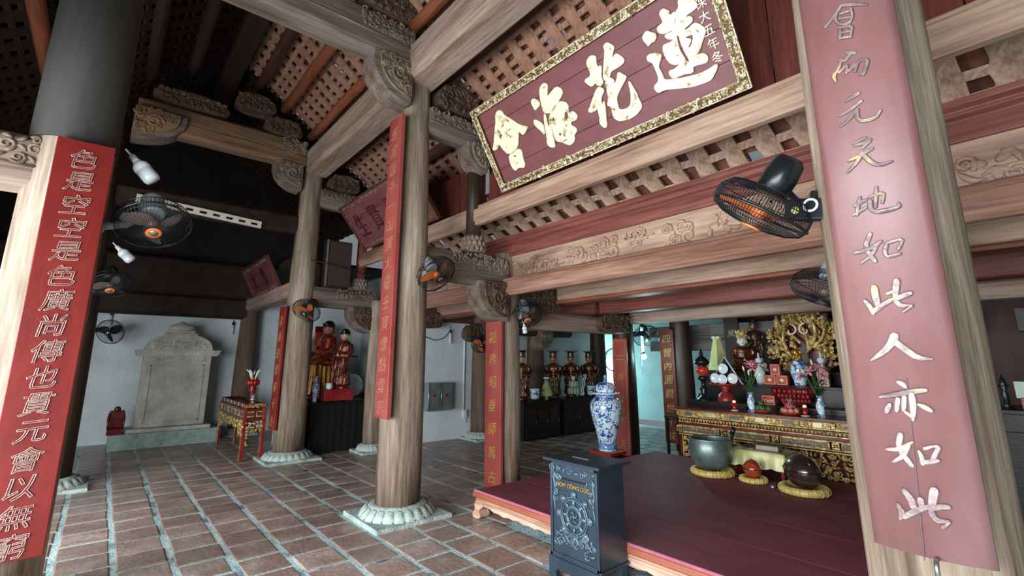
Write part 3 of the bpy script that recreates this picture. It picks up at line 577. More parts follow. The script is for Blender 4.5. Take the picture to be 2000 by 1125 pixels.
RCH = [[[(-0.433,3.085,0.01),(-0.401,3.071,0.011),(-0.346,3.037,0.005)],[(-0.434,3.079,0.011),(-0.462,3.049,0.01),(-0.502,3.02,0.007)],[(-0.45,3.06,0.008),(-0.462,3.029,0.008),(-0.444,2.994,0.008),(-0.412,2.982,0.007),(-0.398,3.009,0.007),(-0.4,3.051,0.007)],[(-0.441,3.045,0.006),(-0.408,3.041,0.006)],[(-0.447,3.026,0.006),(-0.407,3.01,0.006)],[(-0.45,2.985,0.009),(-0.449,2.954,0.009),(-0.455,2.93,0.008)],[(-0.449,2.981,0.008),(-0.403,2.968,0.009),(-0.416,2.917,0.007)],[(-0.448,2.957,0.006),(-0.413,2.944,0.006)],[(-0.453,2.932,0.006),(-0.416,2.919,0.006)]],[[(-0.437,2.853,0.011),(-0.409,2.836,0.011)],[(-0.425,2.842,0.01),(-0.448,2.819,0.01),(-0.47,2.835,0.005)],[(-0.459,2.834,0.01),(-0.478,2.791,0.01),(-0.499,2.775,0.013),(-0.493,2.743,0.006)],[(-0.476,2.777,0.009),(-0.44,2.8,0.01),(-0.45,2.762,0.008)],[(-0.441,2.767,0.009),(-0.401,2.795,0.011),(-0.371,2.79,0.011),(-0.385,2.747,0.011),(-0.394,2.725,0.006)],[(-0.407,2.789,0.008),(-0.42,2.752,0.007)],[(-0.409,2.734,0.007),(-0.39,2.733,0.006)]],[[(-0.419,2.652,0.013),(-0.468,2.637,0.009)],[(-0.498,2.582,0.006),(-0.459,2.591,0.01),(-0.414,2.613,0.008)],[(-0.441,2.575,0.01),(-0.47,2.549,0.01),(-0.5,2.534,0.005)],[(-0.433,2.582,0.01),(-0.438,2.545,0.011),(-0.422,2.523,0.011),(-0.379,2.521,0.01),(-0.359,2.548,0.007)]],[[(-0.421,2.451,0.009),(-0.464,2.439,0.007)],[(-0.406,2.438,0.011),(-0.436,2.408,0.008)],[(-0.462,2.43,0.006),(-0.409,2.427,0.008)],[(-0.494,2.372,0.007),(-0.452,2.377,0.01),(-0.404,2.396,0.008)],[(-0.438,2.39,0.011),(-0.461,2.356,0.011),(-0.5,2.323,0.005)],[(-0.439,2.383,0.011),(-0.414,2.336,0.012),(-0.389,2.318,0.01),(-0.35,2.323,0.003)]],[[(-0.496,2.174,0.01),(-0.451,2.188,0.008)],[(-0.47,2.205,0.008),(-0.483,2.169,0.01),(-0.489,2.133,0.007)],[(-0.502,2.136,0.007),(-0.455,2.156,0.008)],[(-0.441,2.197,0.008),(-0.389,2.205,0.009),(-0.401,2.163,0.007)],[(-0.412,2.231,0.009),(-0.424,2.15,0.007)],[(-0.439,2.184,0.011),(-0.441,2.143,0.012),(-0.422,2.128,0.013),(-0.376,2.129,0.011),(-0.349,2.137,0.008),(-0.353,2.152,0.003)]],[[(-0.455,2.047,0.013),(-0.48,1.995,0.013),(-0.453,1.932,0.013)],[(-0.434,2.007,0.009),(-0.461,1.958,0.01),(-0.501,1.934,0.006)],[(-0.52,1.978,0.009),(-0.464,1.984,0.011),(-0.424,2.008,0.008)],[(-0.406,2.002,0.009),(-0.42,1.962,0.01),(-0.41,1.942,0.006)],[(-0.404,1.999,0.008),(-0.356,2.008,0.012),(-0.376,1.969,0.01)],[(-0.41,1.944,0.009),(-0.373,1.95,0.008)]],[[(-0.47,1.834,0.02),(-0.47,1.794,0.022),(-0.466,1.756,0.015)],[(-0.508,1.783,0.011),(-0.492,1.756,0.015),(-0.485,1.727,0.01)],[(-0.486,1.734,0.015),(-0.457,1.756,0.015),(-0.415,1.78,0.01)],[(-0.396,1.85,0.019),(-0.405,1.809,0.017),(-0.41,1.767,0.012)],[(-0.432,1.801,0.009),(-0.405,1.809,0.01)],[(-0.406,1.779,0.016),(-0.361,1.797,0.014)],[(-0.408,1.768,0.015),(-0.394,1.748,0.014),(-0.358,1.752,0.011),(-0.393,1.727,0.004)]],[[(-0.428,1.643,0.027),(-0.441,1.613,0.023),(-0.471,1.579,0.019),(-0.517,1.547,0.005)],[(-0.436,1.623,0.02),(-0.404,1.587,0.021),(-0.372,1.555,0.017),(-0.333,1.553,0.002)]],[[(-0.443,1.469,0.009),(-0.429,1.462,0.018),(-0.421,1.449,0.009)],[(-0.506,1.41,0.007),(-0.455,1.422,0.013),(-0.406,1.435,0.016),(-0.366,1.442,0.011)],[(-0.449,1.408,0.015),(-0.459,1.363,0.012)],[(-0.429,1.416,0.014),(-0.438,1.366,0.011)],[(-0.407,1.427,0.016),(-0.408,1.378,0.018),(-0.415,1.334,0.008)],[(-0.434,1.362,0.01),(-0.413,1.343,0.009)],[(-0.475,1.387,0.008),(-0.487,1.367,0.017),(-0.491,1.354,0.009)],[(-0.393,1.391,0.006),(-0.374,1.381,0.017),(-0.359,1.369,0.009)]],[[(-0.458,1.281,0.016),(-0.472,1.231,0.015),(-0.439,1.173,0.015)],[(-0.438,1.249,0.012),(-0.459,1.204,0.014),(-0.494,1.178,0.007)],[(-0.509,1.22,0.009),(-0.47,1.225,0.014),(-0.426,1.257,0.004)],[(-0.413,1.229,0.006),(-0.407,1.209,0.012),(-0.407,1.185,0.013)],[(-0.396,1.238,0.01),(-0.352,1.256,0.014),(-0.378,1.204,0.013)],[(-0.406,1.19,0.014),(-0.364,1.202,0.012)]],[[(-0.475,1.085,0.014),(-0.458,1.059,0.022),(-0.452,1.021,0.016)],[(-0.5,1.032,0.009),(-0.489,1.007,0.018),(-0.498,0.982,0.009)],[(-0.489,0.99,0.015),(-0.439,1.028,0.016),(-0.41,1.044,0.012)],[(-0.43,1.065,0.017),(-0.43,1.04,0.015)],[(-0.387,1.104,0.023),(-0.397,1.066,0.02),(-0.405,1.031,0.015)],[(-0.41,1.038,0.017),(-0.382,1.048,0.015),(-0.357,1.052,0.013)],[(-0.406,1.027,0.018),(-0.396,1.001,0.017),(-0.359,1.005,0.014),(-0.382,0.981,0.009)]]]
# ------------------------------------------------------------------ couplets and plaques
WORN = M('worn_gilt_lettering', '#6e5456', '#d0ae6c', .32, .1, 9, bump=.25, c3='#8f7c78', lo=.36, hi=.7)
ETCH = M('etched_silvery_lettering', '#8c7a70', '#c8bcae', .35, .3, 25, bump=.2)
GLINE = M('thin_gilt_lettering', '#b08a3c', '#e0c070', .35, .5, 25, bump=.1)
BOARD_A = M('bright_red_lacquer', '#681c19', '#802622', .32, 0, 4, (1, 1, .5), .08, c3='#74201c')
BOARD_R = M('faded_maroon_lacquer', '#774c4c', '#8e6666', .46, 0, 2.5, (1, 1, .4), .06, c3='#825858', spec=.6)
def contour(ch, size, r):
    _fc.fill_mode = 'NONE'; vs, fs = glyph(ch, size, 0, 0, r); _fc.fill_mode = 'BOTH'; return vs, fs
def toface(face, org):
    """local lettering coords -> thing coords for a board facing -x or -y"""
    if face == '-x': return lambda p: V(org[0] - p.z, org[1] - p.x, org[2] + p.y)
    return lambda p: V(org[0] + p.x, org[1] - p.z, org[2] + p.y)
def couplet(name, label, face, c, w, th, z0, z1, board, chars, lmat, size, top=.0, fat=.0, border=None, curve=0.):
    """c = (x,y) of the front face centre"""
    t = thing(name, label, 'couplet', (c[0], c[1], z0), 0, 'upright couplet boards')
    h = z1 - z0
    ctr = (th / 2, 0, h / 2) if face == '-x' else (0, th / 2, h / 2)
    MB().box(ctr, (th, w, h) if face == '-x' else (w, th, h)).build('board', board, t, .006)
    if border:
        b = MB(); f = toface(face, (0, 0, 0))
        for (x0, y0, x1, y1) in border:
            a = .008
            for q in ((x0, y0, x1, y0 + a), (x0, y1 - a, x1, y1), (x0, y0, x0 + a, y1), (x1 - a, y0, x1, y1)):
                P = [f(V(q[i], q[j], k)) for k in (-.002, .005) for i, j in ((0, 1), (2, 1), (2, 3), (0, 3))]
                b.add(P, [(4, 5, 6, 7), (0, 1, 5, 4), (1, 2, 6, 5), (2, 3, 7, 6), (3, 0, 4, 7)])
        b.build('border', GLINE, t)
    n = len(chars); usable = h - top
    for i, ch in enumerate(chars):
        vs, fs = glyph(ch, size, .008, fat)
        zc = usable - usable * (i + .5) / n
        f = toface(face, (0, 0, zc)); m = MB(); m.add([f(Vector((v.x * 1.02 + v.y * .14, v.y + v.x * .1, v.z + .001))) for v in vs], fs); co = m.build('character', board if lmat is ETCH else lmat, t)
        if lmat is ETCH:
            vs, fs = contour(ch, size, .0022); e = MB(); e.add([f(Vector((v.x * 1.02 + v.y * .14, v.y + v.x * .1, v.z + .005))) for v in vs], fs); e.build('character_edge', ETCH, co)
    return t
couplet('couplet_board', 'bright red couplet with silvery characters on the left foreground column', '-y', (-.28, 4.235), .305, .045, .385, 3.04, BOARD_A, '色是空空是色廣尚傳也貫元會以無窮', ETCH, .15, .05)
couplet('couplet_board', 'long narrow red couplet hung on the central column', '-x', (2.19, 4.62), .29, .05, .97, 4.27, REDP, '若有因千一品蓮大藏壬寶僧點雲彰', M('faint_gilt_lettering', '#9a5a48', '#b98a6a', .5, .1, 20), .16, .1)
couplet('couplet_board', 'red couplet with seven gold characters at the platform corner column', '-x', (3.77, 4.8), .32, .045, 0.02, 2.12, REDP, '韜界昭垂師萬古', GLINE, .16, .15)
couplet('couplet_board', 'dark red couplet seen edge-on beside the gilt side table', '-x', (2.14, 8.37), .3, .045, .47, 2.41, REDL, '法雨慈雲遍十方', GLINE, .17, .1)
couplet('couplet_board', 'red couplet with framed head panel behind the blue and white jar', '-x', (6.5, 4.88), .27, .04, .06, 1.9, REDP, '到公下云', GLINE, .12, .45, 0, [(-.12, 1.55, .12, 1.8), (-.12, .1, .12, 1.5)])
couplet('couplet_board', 'dim brown-red board with gold characters left of the main altar', '-x', (7.74, 4.76), .27, .04, .12, 2.09, M('dim_red_board', '#5a2824', '#6e3630', .45, 0, 4), '四智內圓觀世不昧', GLINE, .17, .05)
# the widest couplet, with its brushed characters
t = thing('couplet_board', 'wide faded maroon couplet with big brushed characters on the right foreground column', 'couplet', (2.28, .43, .872), 0, 'upright couplet boards')
m = MB(); NS = 12; P = []; F = []
for k in range(NS + 1):
    a = -1 + 2 * k / NS; yy = a * .167; xx = .035 * a * a
    for dx in (0, .05 - .035 * a * a): P += [(xx + dx, yy, 0), (xx + dx, yy, 3.6)]
for k in range(NS):
    i = k * 4; F += [(i, i + 1, i + 5, i + 4), (i + 2, i + 6, i + 7, i + 3), (i, i + 4, i + 6, i + 2), (i + 1, i + 3, i + 7, i + 5)]
F += [(0, 2, 3, 1), (NS * 4, NS * 4 + 1, NS * 4 + 3, NS * 4 + 2)]
m.add(P, F, True); bo_ = m.build('board', BOARD_R, t)
for p_ in bo_.data.polygons: p_.use_smooth = abs(p_.normal.x) > .6
DARKL = M('dark_contour_line', '#4c3534', '#5e4544', .5, 0, 8)  # dark contour around the brushed characters, also used for the crack
for S in RCH:
    m = MB(); e = MB()
    for j, st in enumerate(S):
        for tgt, k, dep, lift in ((m, 1., .006, .001 + .0003 * j), (e, 1.0, .003, 0)):
            ol = brush([(p[0], p[1], p[2] * k + (.008 if tgt is e else 0)) for p in st]); vs, fs = outline_mesh([ol], dep)
            Q = []
            for v in vs:
                yy = -v.x - .43; Q.append(V(.035 * (yy / .167) ** 2 - v.z - lift, yy, v.y - .872))
            tgt.add(Q, fs)
    c = m.build('character', WORN, t); e.build('character_outline', DARKL, c)
MB().tube([(-.004, -.02, .005), (-.03, -.02, .0), (-.035, -.02, -.05)], .008, 8).build('hook', CHROME, t)
MB().box((-.002, .0, .3), (.004, .003, .62), Matrix.Rotation(.05, 3, 'X')).build('crack', DARKL, t)

FRAMEB = M('plaque_frame_ground', '#4a2f22', '#6e4c30', .5, .2, 20)
def plaque(label, org, width, height, tilt, nplank, fr, board, rail=True):
    """org: world position of the lower left corner; u = -y, v up and leaning out to -x"""
    t = thing('carved_plaque', label, 'plaque', org, 0, 'hanging plaques')
    s, c = math.sin(R0(tilt)), math.cos(R0(tilt)); u = V(0, -1, 0); v = V(-s, 0, c); n = V(-c, 0, -s)
    rot = Matrix((u, v, n)).transposed()
    for k in range(nplank):
        hh = height / nplank; MB().box(u * (width / 2) + v * (hh * (k + .5)) - n * .02, (width - .01, hh - .005, .03), rot).build('plank', board, t)
    f = MB(); g = MB()
    for (a, b, w, h) in ((0, 0, width, fr), (0, height - fr, width, fr), (0, fr, fr, height - 2 * fr), (width - fr, fr, fr, height - 2 * fr)):
        ce = u * (a + w / 2) + v * (b + h / 2) + n * .005; f.box(ce, (w, h, .05), rot)
    fo = f.build('frame', FRAMEB, t, .004)
    return t, u, v, n, rot, fo
t, u, v, n, rot, fo = plaque('great maroon plaque with four gilt characters in a carved gilt frame', (3.3, 4.02, 3.475), 2.82, .96, 29.5, 4, .075, MAROON)
g = MB(); ge = MB()
for (a, b, w, h) in ((0, 0, 2.82, .075), (0, .885, 2.82, .075), (0, .075, .075, .81), (2.745, .075, .075, .81)):
    g.relief(u * a + v * b + n * .032, u, v, n, w, h, int(a * 9 + b * 5) + 2, .036, .009)
for (a, b, w, h) in ((.07, .07, 2.68, .82), (.0, .0, 2.82, .96)):
    P = [u * a + v * b, u * (a + w) + v * b, u * (a + w) + v * (b + h), u * a + v * (b + h)]
    for i in range(4): ge.tube([P[i] + n * .03, P[(i + 1) % 4] + n * .03], .006, 6)
g.build('gilt_carving', M('aged_gilt_carving', '#54402c', '#e4d8b8', .4, .2, 26, bump=.3, c3='#9a8258', lo=.3, hi=.62), fo); ge.build('gilt_edges', GOLDP, fo)
for k in ('hui', 'hai', 'hua', 'lian'):
    vs, fs = outline_mesh([chaikin(P, 1) for P in PLQ[k]], .012)
    MB().add([u * p.x + v * p.y + n * (p.z + .006) for p in vs], fs).build('character', GOLDP, t)
for i, ch in enumerate('保大五年冬'):
    vs, fs = glyph(ch, .085, .006); uu, vv = (2.655, .7 - .1 * i); MB().add([u * (p.x + uu + (.0)) + v * (p.y + vv) + n * (p.z + .003) for p in vs], fs).build('small_character', GOLDP, t)
def small_plaque(label, org, w, h, tilt, chars, size, us, vv=.5):
    t, u, v, n, rot, fo = plaque(label, org, w, h, tilt, 3, .02, MAROON)
    g = MB(); rgp = random.Random(int(w * 100))
    for (b0, hh) in ((.03, .06), (h - .09, .06)): g.relief(u * .05 + v * b0 + n * .0, u, v, n, w - .1, hh, 3 + int(b0 * 10), .06, .006, .8)
    for a0 in (.03, w - .09): g.relief(u * a0 + v * .1 + n * .0, u, v, n, .06, h - .2, 5 + int(a0), .06, .005, .7)
    g.build('border_scrolls', M('dull_gilt_scroll', '#7c5a44', '#a98a68', .5, .2, 20), t)['kind'] = 'stuff'
    for ch, uu in zip(chars, us):
        vs, fs = glyph(ch, size, .006); MB().add([u * (p.x * .8 + uu) + v * (p.y + h * vv) + n * (p.z + .003) for p in vs], fs).build('character', M('dark_carved_lettering', '#3c1614', '#5c2a22', .4, .1, 15), t)
    return t
small_plaque('maroon plaque with dark carved characters behind the central column', (3.3, 7.9, 3.475), 2.5, .84, 38, '生賢群聖', .46, (.38, .95, 1.55, 2.1))
small_plaque('small far maroon plaque leaning over the beam right of the stele bay', (2.34, 11.4, 2.86), 2.0, .66, 27, '大覺', .4, (.5, 1.3))
# ------------------------------------------------------------------ red platform
PLATM = M('maroon_platform_boards', '#7a3a48', '#92505c', .62, 0, 3, (1, .3, 1), .1, rnd=.05, spec=.2)
EDGEW = M('orange_brown_edge_wood', '#8a4632', '#a9664e', .4, 0, 4, (1, .2, 1), .1)
APRON = wood('pale_apron_wood', '#c09078', '#dcb8a2', 'y', .55, .2)
PT = .26
t = thing('platform', 'low dark red wooden platform before the main altar', 'platform', (3.05, 1.0, 0))
PW, PL = 3.15, 3.12     # depth along x, length along y
xs = [0, .6, 1.24, 1.88, 2.5, PW]
for i in range(5):
    MB().box(((xs[i] + xs[i + 1]) / 2, PL / 2, PT - .02), (xs[i + 1] - xs[i] - .004, PL, .04)).build('plank', PLATM, t, .004)
def nose(P0): return [(-.035, PT - .055), (-.02, PT - .07), (0.02, PT - .07), (.02, PT - .005), (-.015, PT - .004), (-.032, PT - .02)]
MB().prism(nose(0), -.03, PL + .03, 'y').build('front_edge', EDGEW, t, .004)
MB().prism([(-.026, PT - .012), (-.012, PT + .001), (.0, PT + .001), (-.014, PT - .014)], -.03, PL + .03, 'y').build('edge_line', M('pink_edge_line', '#b9647e', '#c97890', .4), t)
for yy in (-.012, PL + .012): MB().box((PW / 2, yy, PT - .04), (PW, .03, .07)).build('side_edge', EDGEW, t, .006)
# apron with a scalloped lower edge
P = [(0, PT - .07), (PL, PT - .07)]
k = 44
low = []
for i in range(k + 1):
    a = i / k; d = .115 + .018 * math.sin(a * PI * 14) + (.03 if .08 < a < .92 and int(a * 14) % 2 else 0)
    if a < .07 or a > .93: d = .11
    low.append((PL * (1 - a), PT - .02 - d))
m = MB(); prof = P + low; m.prism([(y_, z_) for y_, z_ in prof], -.012, .02, 'x'); m.build('apron', APRON, t, .004)
for dz in (.085, .105): MB().prism([(-.022, PT - dz), (-.01, PT - dz - .012), (.0, PT - dz - .012), (.0, PT - dz + .006), (-.015, PT - dz + .006)], .0, PL, 'y').build('apron_moulding', APRON, t)
foot = [(-.01, .17), (.1, .17), (.1, .12), (.05, .1), (.035, .07), (.06, .045), (.05, .01), (.0, 0), (-.06, 0), (-.075, .03), (-.05, .06), (-.03, .09), (-.045, .12), (-.03, .15)]
for (yy, sg) in ((PL - .02, -1), (.02, 1)):
    m = MB(); m.prism([(yy + sg * p[0], p[1]) for p in chaikin(foot, 1)], -.02, .1, 'x'); m.build('foot', APRON, t, .006)
for yy in (.35, PL / 2, PL - .35):
    MB().box((.3, yy, .09), (.06, .06, .18), None, .8).build('inner_leg', REDL, t)
for yy in (.1, PL - .1): MB().box((PW - .1, yy, .1), (.1, .1, .2)).build('rear_leg', EDGEW, t)
MB().box((PW - .02, PL / 2, PT - .1), (.03, PL - .1, .12)).build('rear_rail', EDGEW, t)

# ------------------------------------------------------------------ donation box
BOXM = M('blue_black_lacquer', '#25303c', '#33414e', .28, 0, 3, bump=.06, spec=.6)
BOXC = M('polished_blue_black_relief', '#3a4c58', '#5c7480', .25, .1, 8, bump=.1, spec=.7)
t = thing('donation_box', 'blue-black carved donation box with a dharma wheel in front of the platform', 'donation box', (2.86, 2.5, 0))
bw, bd, bh = .46, .29, .68
MB().box((0, 0, .13 + bh / 2 - .01), (bd, bw, bh - .02)).build('body', BOXM, t, .006)
top = MB().box((.0, 0, .81), (bd + .09, bw + .09, .022)).build('lid', BOXM, t, .008)
MB().box((-.02, .03, .8225), (.018, .16, .003)).build('slot', CHROME, top)
m = MB(); fx = -bd / 2
for (a, b, w, h) in ((-bw / 2 + .012, .47, .024, bh), (bw / 2 - .012, .47, .024, bh)): m.box((fx - .004, a, b), (.016, w, h))
m.box((fx - .004, 0, .155), (.016, bw, .03)); m.box((fx - .004, 0, .785), (.016, bw, .03)); m.build('front_frame', BOXM, t, .004)
P = [(-bw / 2 - .012, .14), (-bw / 2 - .012, .0), (-bw / 2 + .07, 0), (-bw / 2 + .055, .045), (-bw / 2 + .085, .07), (-.08, .075), (0, .055), (.08, .075), (bw / 2 - .085, .07), (bw / 2 - .055, .045), (bw / 2 - .07, 0), (bw / 2 + .012, 0), (bw / 2 + .012, .14)]
MB().prism(P, fx - .02, fx + .02, 'x').build('plinth_apron', BOXM, t, .006)
for a in (-1, 1): MB().box((bd / 2 - .03, a * (bw / 2 - .03), .07), (.06, .06, .14)).build('rear_foot', BOXM, t)
MB().box((0, 0, .14), (bd + .02, bw + .024, .02)).build('base_moulding', BOXM, t, .004)
U, Vv, Nn = (0, -1, 0), (0, 0, 1), (-1, 0, 0); f0 = fx - .002
w = MB(); cw = V(f0 - .004, -.005, .445)
for rr in (.128, .112, .07, .06): w.ring(cw, Nn, rr, .0055, 40, 6)
for i in range(8):
    a = 2 * PI * i / 8; dv = V(0, -math.cos(a), math.sin(a))
    w.tube([cw + dv * .065, cw + dv * .118], [.008, .012], 6); w.ball(cw + dv * .147, (.012, .02, .02), 10, 6); w.ring(cw + dv * .147, Nn, .021, .005, 14, 5)
    w.ball(cw + dv * .09 + V(-.002, 0, 0), (.008, .014, .014), 8, 5)
w.build('dharma_wheel', BOXC, t)
sw = MB()
for q in ((0, 0, .008, .052), (0, 0, .052, .008), (.022, .022, .008, .052 / 2), (0, 0, 0, 0)):
    pass
for (a, b, c, d) in ((0, -.028, 0, .028), (-.028, 0, .028, 0), (0, .028, -.026, .028), (-.028, 0, -.028, -.026), (0, -.028, .026, -.028), (.028, 0, .028, .026)):
    sw.tube([cw + V(-.004, -a, b), cw + V(-.004, -c, d)], .0045, 6)
sw.build('wheel_emblem', BOXC, t)
c = MB()
for (y0, z0, w_, h_, sd) in ((.12, .68, .1, .1, 1), (-.22, .66, .11, .12, 2), (-.2, .53, .05, .13, 3), (.15, .5, .05, .17, 4), (-.19, .2, .1, .14, 5), (.11, .22, .08, .12, 6), (-.1, .25, .2, .08, 7), (-.1, .72, .2, .03, 8)):
    c.relief((f0, y0 + w_, z0), U, Vv, Nn, w_, h_, sd + 40, .05, .0085)
for s in (-1, 1):
    c.tube([(f0, s * .12 + .03 * math.sin(i * .9), .33 - .012 * i) for i in range(10)], .008, 6)
    c.tube([(f0, s * .19 + .008 * math.sin(i * 1.3), .72 - .03 * i) for i in range(10)], .007, 6)
c.tube([(f0, -.12 + .024 * i, .29 + .025 * math.sin(i * 1.6)) for i in range(11)], .009, 6)
c.tube([(f0, -.1 + .02 * i, .31 + .02 * math.cos(i * 1.1)) for i in range(11)], .009, 6)
c.build('ribbon_and_lotus_relief', BOXC, t)
MB().box((f0 - .004, .0, .685), (.006, .24, .009)).build('front_slot', W_BLACK, t)
vs, fs = glyph('HÒM CÔNG ĐỨC', .04, .005); MB().add([V(f0 - .004 - p.z, -p.x, .647 + p.y) for p in vs], fs).build('lettering', GLINE, t)

# ------------------------------------------------------------------ ritual instruments on the platform
CUSH = M('yellow_satin', '#b3974a', '#d9c47c', .4, 0, 30, (1, 1, 1), .35, 60, spec=.6)
def cushion(label, x, y, r, h):
    t = thing('ring_cushion', label, 'cushion', (x, y, PT + .003), 0, 'yellow ring cushions')
    n = 40; P = []; F = []; k = 10
    for i in range(n):
        a = 2 * PI * i / n; R_ = r - h * .55
        for j in range(k):
            b = 2 * PI * j / k; q = h * .55 * (1 + .03 * math.sin(a * 22))
            P.append(((R_ + q * math.cos(b)) * math.cos(a), (R_ + q * math.cos(b)) * math.sin(a), h * .5 + h * .5 * math.sin(b)))
    for i in range(n):
        for j in range(k): F.append((i * k + j, ((i + 1) % n) * k + j, ((i + 1) % n) * k + (j + 1) % k, i * k + (j + 1) % k))
    MB().add(P, F, True).build('ring', CUSH, t)
    m = MB()
    for i in range(20):
        a = 2 * PI * (i + .5) / 20; ca, sa = math.cos(a), math.sin(a); R_ = r - h * .55
        m.tube([((R_ + h * .57 * math.cos(b)) * ca, (R_ + h * .57 * math.cos(b)) * sa, h * .5 + h * .51 * math.sin(b)) for b in (-1.2, -.6, 0, .6, 1.2, 1.9)], .004, 4)
    m.build('piping', CUSH, t)['kind'] = 'stuff'; MB().lathe([(0, .005), (r - h, .005), (r - h, .02), (0, .02)], 24).build('pad', CUSH, t)
BRONZE = M('dull_bronze', '#5e6a68', '#9aaaa6', .4, .6, 4, bump=.1, c3='#7a8a86')
cushion('yellow ring cushion under the bronze singing bowl', 5.47, 2.88, .235, .075)
t = thing('singing_bowl', 'large grey-green bronze singing bowl on a yellow cushion', 'singing bowl', (5.47, 2.88, PT + .07))
MB().lathe([(.0, 0), (.11, .004), (.17, .03), (.215, .09), (.238, .17), (.238, .25), (.225, .315), (.232, .325), (.228, .335), (.212, .33), (.212, .31), (.222, .25), (.222, .17), (.2, .1), (.15, .04), (0, .02)], 48).build('bowl', BRONZE, t)
t = thing('bowl_mallet', 'black mallet leaning in the singing bowl', 'mallet', (5.5, 2.72, PT + .13))
MB().tube([(0, 0, 0), (.02, -.05, .2), (.03, -.09, .36)], [.012, .014, .016], 10).build('handle', W_BLACK, t); MB().tube([(.027, -.078, .33), (.033, -.102, .41)], [.026, .026], 12).build('head', BLACKP, t)
def fish(label, loc, s, mat, rz):
    t = thing('wooden_fish', label, 'wooden fish', loc, rz, 'wooden fish drums')
    n, k = 28, 18; P = []; F = []
    for j in range(k + 1):
        th = PI * j / k
        for i in range(n):
            a = 2 * PI * i / n; x_, y_, z_ = math.sin(th) * math.cos(a), math.sin(th) * math.sin(a), math.cos(th)
            q = 1 + .18 * max(0, y_) * max(0, z_) ; ww = 1.0 - .12 * max(0, z_)
            P.append((x_ * s * .82 * ww, y_ * s * 1.12 * q, s * .78 + z_ * s * .82 * (1 + .1 * max(0, -y_))))
    for j in range(k):
        for i in range(n): F.append((j * n + i, (j + 1) * n + i, (j + 1) * n + (i + 1) % n, j * n + (i + 1) % n))
    MB().add(P, F, True).build('body', mat, t)
    def surf(a, b, o=1.01):   # a along length, b height angle
        return None
    sl = MB(); pts = []
    for i in range(15):
        th = R0(-100 + 200 * i / 14); pts.append((math.sin(th) * s * .80, -math.cos(th) * s * 1.10, s * (.8 + .05 * math.cos(th))))
    sl.tube(pts, s * .035, 6); sl.build('mouth_slit', W_BLACK, t)
    sp = MB(); sp.tube([(0, math.sin(R0(-60 + 140 * i / 12)) * s * 1.13, s * .78 + math.cos(R0(-60 + 140 * i / 12)) * s * .84 * 1.03) for i in range(13)], [s * .05] * 12 + [s * .02], 8)
    for sd in (-1, 1): sp.scroll((sd * s * .74, s * .2, s * .95), (0, 1, 0), (0, 0, 1), (sd, 0, 0), s * .25, 1.4, s * .035, sd, 16)
    sp.build('spine_ridge', mat, t)
    return t
FISHR = M('glossy_red_wood', '#8a2e1c', '#a8452a', .15, 0, 6, bump=.02, spec=.7, coat=.5)
FISHD = M('worn_dark_brown_lacquer', '#2a1c18', '#4a3a32', .22, 0, 3, bump=.05, spec=.7, coat=.4, c3='#33241e')
cushion('small yellow ring cushion under the red wooden fish', 5.48, 2.43, .14, .06)
fish('small glossy red wooden fish drum on a yellow cushion', (5.48, 2.43, PT + .05), .115, FISHR, R0(-62))
cushion('wide yellow ring cushion under the dark wooden fish', 5.42, 1.92, .225, .075)
fish('big dark brown wooden fish drum on a yellow cushion', (5.42, 1.92, PT + .062), .19, FISHD, R0(-48))
for lab, (x, y), rz in (('small black drumstick lying between bowl and red fish', (5.52, 2.61), .5), ('short drumstick with a pale ball lying left of the dark fish', (5.35, 2.2), -.4)):
    t = thing('drumstick', lab, 'drumstick', (x, y, PT), rz, 'drumsticks')
    MB().tube([(0, -.02, .014), (.24, .03, .014)], [.008, .01], 8).build('stick', W_BLACK, t); MB().ball((0, -.02, .024), .024, 12, 8).build('ball', FISHD if rz > 0 else CHROME, t)
t = thing('black_bottle', 'small black lacquer cup behind the singing bowl cushion', 'cup', (5.7, 2.6, PT)); MB().lathe([(0, 0), (.035, 0), (.04, .02), (.03, .06), (.045, .1), (.04, .105), (0, .1)], 16).build('cup', BLACKP, t)
# low sutra table with a yellow cloth
SATIN = M('pale_yellow_satin_cloth', '#c8c07c', '#e8e2a8', .35, 0, 5, bump=.1, spec=.5)
t = thing('sutra_table', 'low sutra table before the altar gilt front', 'table', (5.97, 2.51, PT))
MB().box((0, 0, .255), (.36, .56, .02)).build('tabletop', REDL, t)
for a in (-1, 1):
    for b in (-1, 1): MB().box((a * .16, b * .26, .122), (.03, .03, .245)).build('leg', REDL, t)
t = thing('table_cloth', 'yellow satin cloth draped over the low sutra table', 'cloth', (5.97, 2.51, PT))
m = MB(); hw, hl = .19, .29; n = 80; P = []; F = []
def edge(q):
    per = 4 * (hw + hl); d = q * per
    if d < 2 * hl: return (-hw, hl - d, -1, 0)
    d -= 2 * hl
    if d < 2 * hw: return (-hw + d, -hl, 0, -1)
    d -= 2 * hw
    if d < 2 * hl: return (hw, -hl + d, 1, 0)
    d -= 2 * hl
    return (hw - d, hl, 0, 1)
for r_ in range(4):
    for i in range(n):
        x_, y_, nx, ny = edge(i / n); f = (0, .25, .65, 1)[r_]
        fo_ = .004 + f * (.022 + .016 * math.sin(i * 1.3) + .01 * math.sin(i * 2.9 + 1))
        P.append((x_ + nx * fo_, y_ + ny * fo_, .268 - f * (.17 + .008 * math.sin(i * .9))))
for r_ in range(3):
    for i in range(n): F.append((r_ * n + i, r_ * n + (i + 1) % n, (r_ + 1) * n + (i + 1) % n, (r_ + 1) * n + i))
F.append(tuple(range(n))); m.add(P, F, True); m.sm[-1] = False
m.build('cloth', SATIN, t)
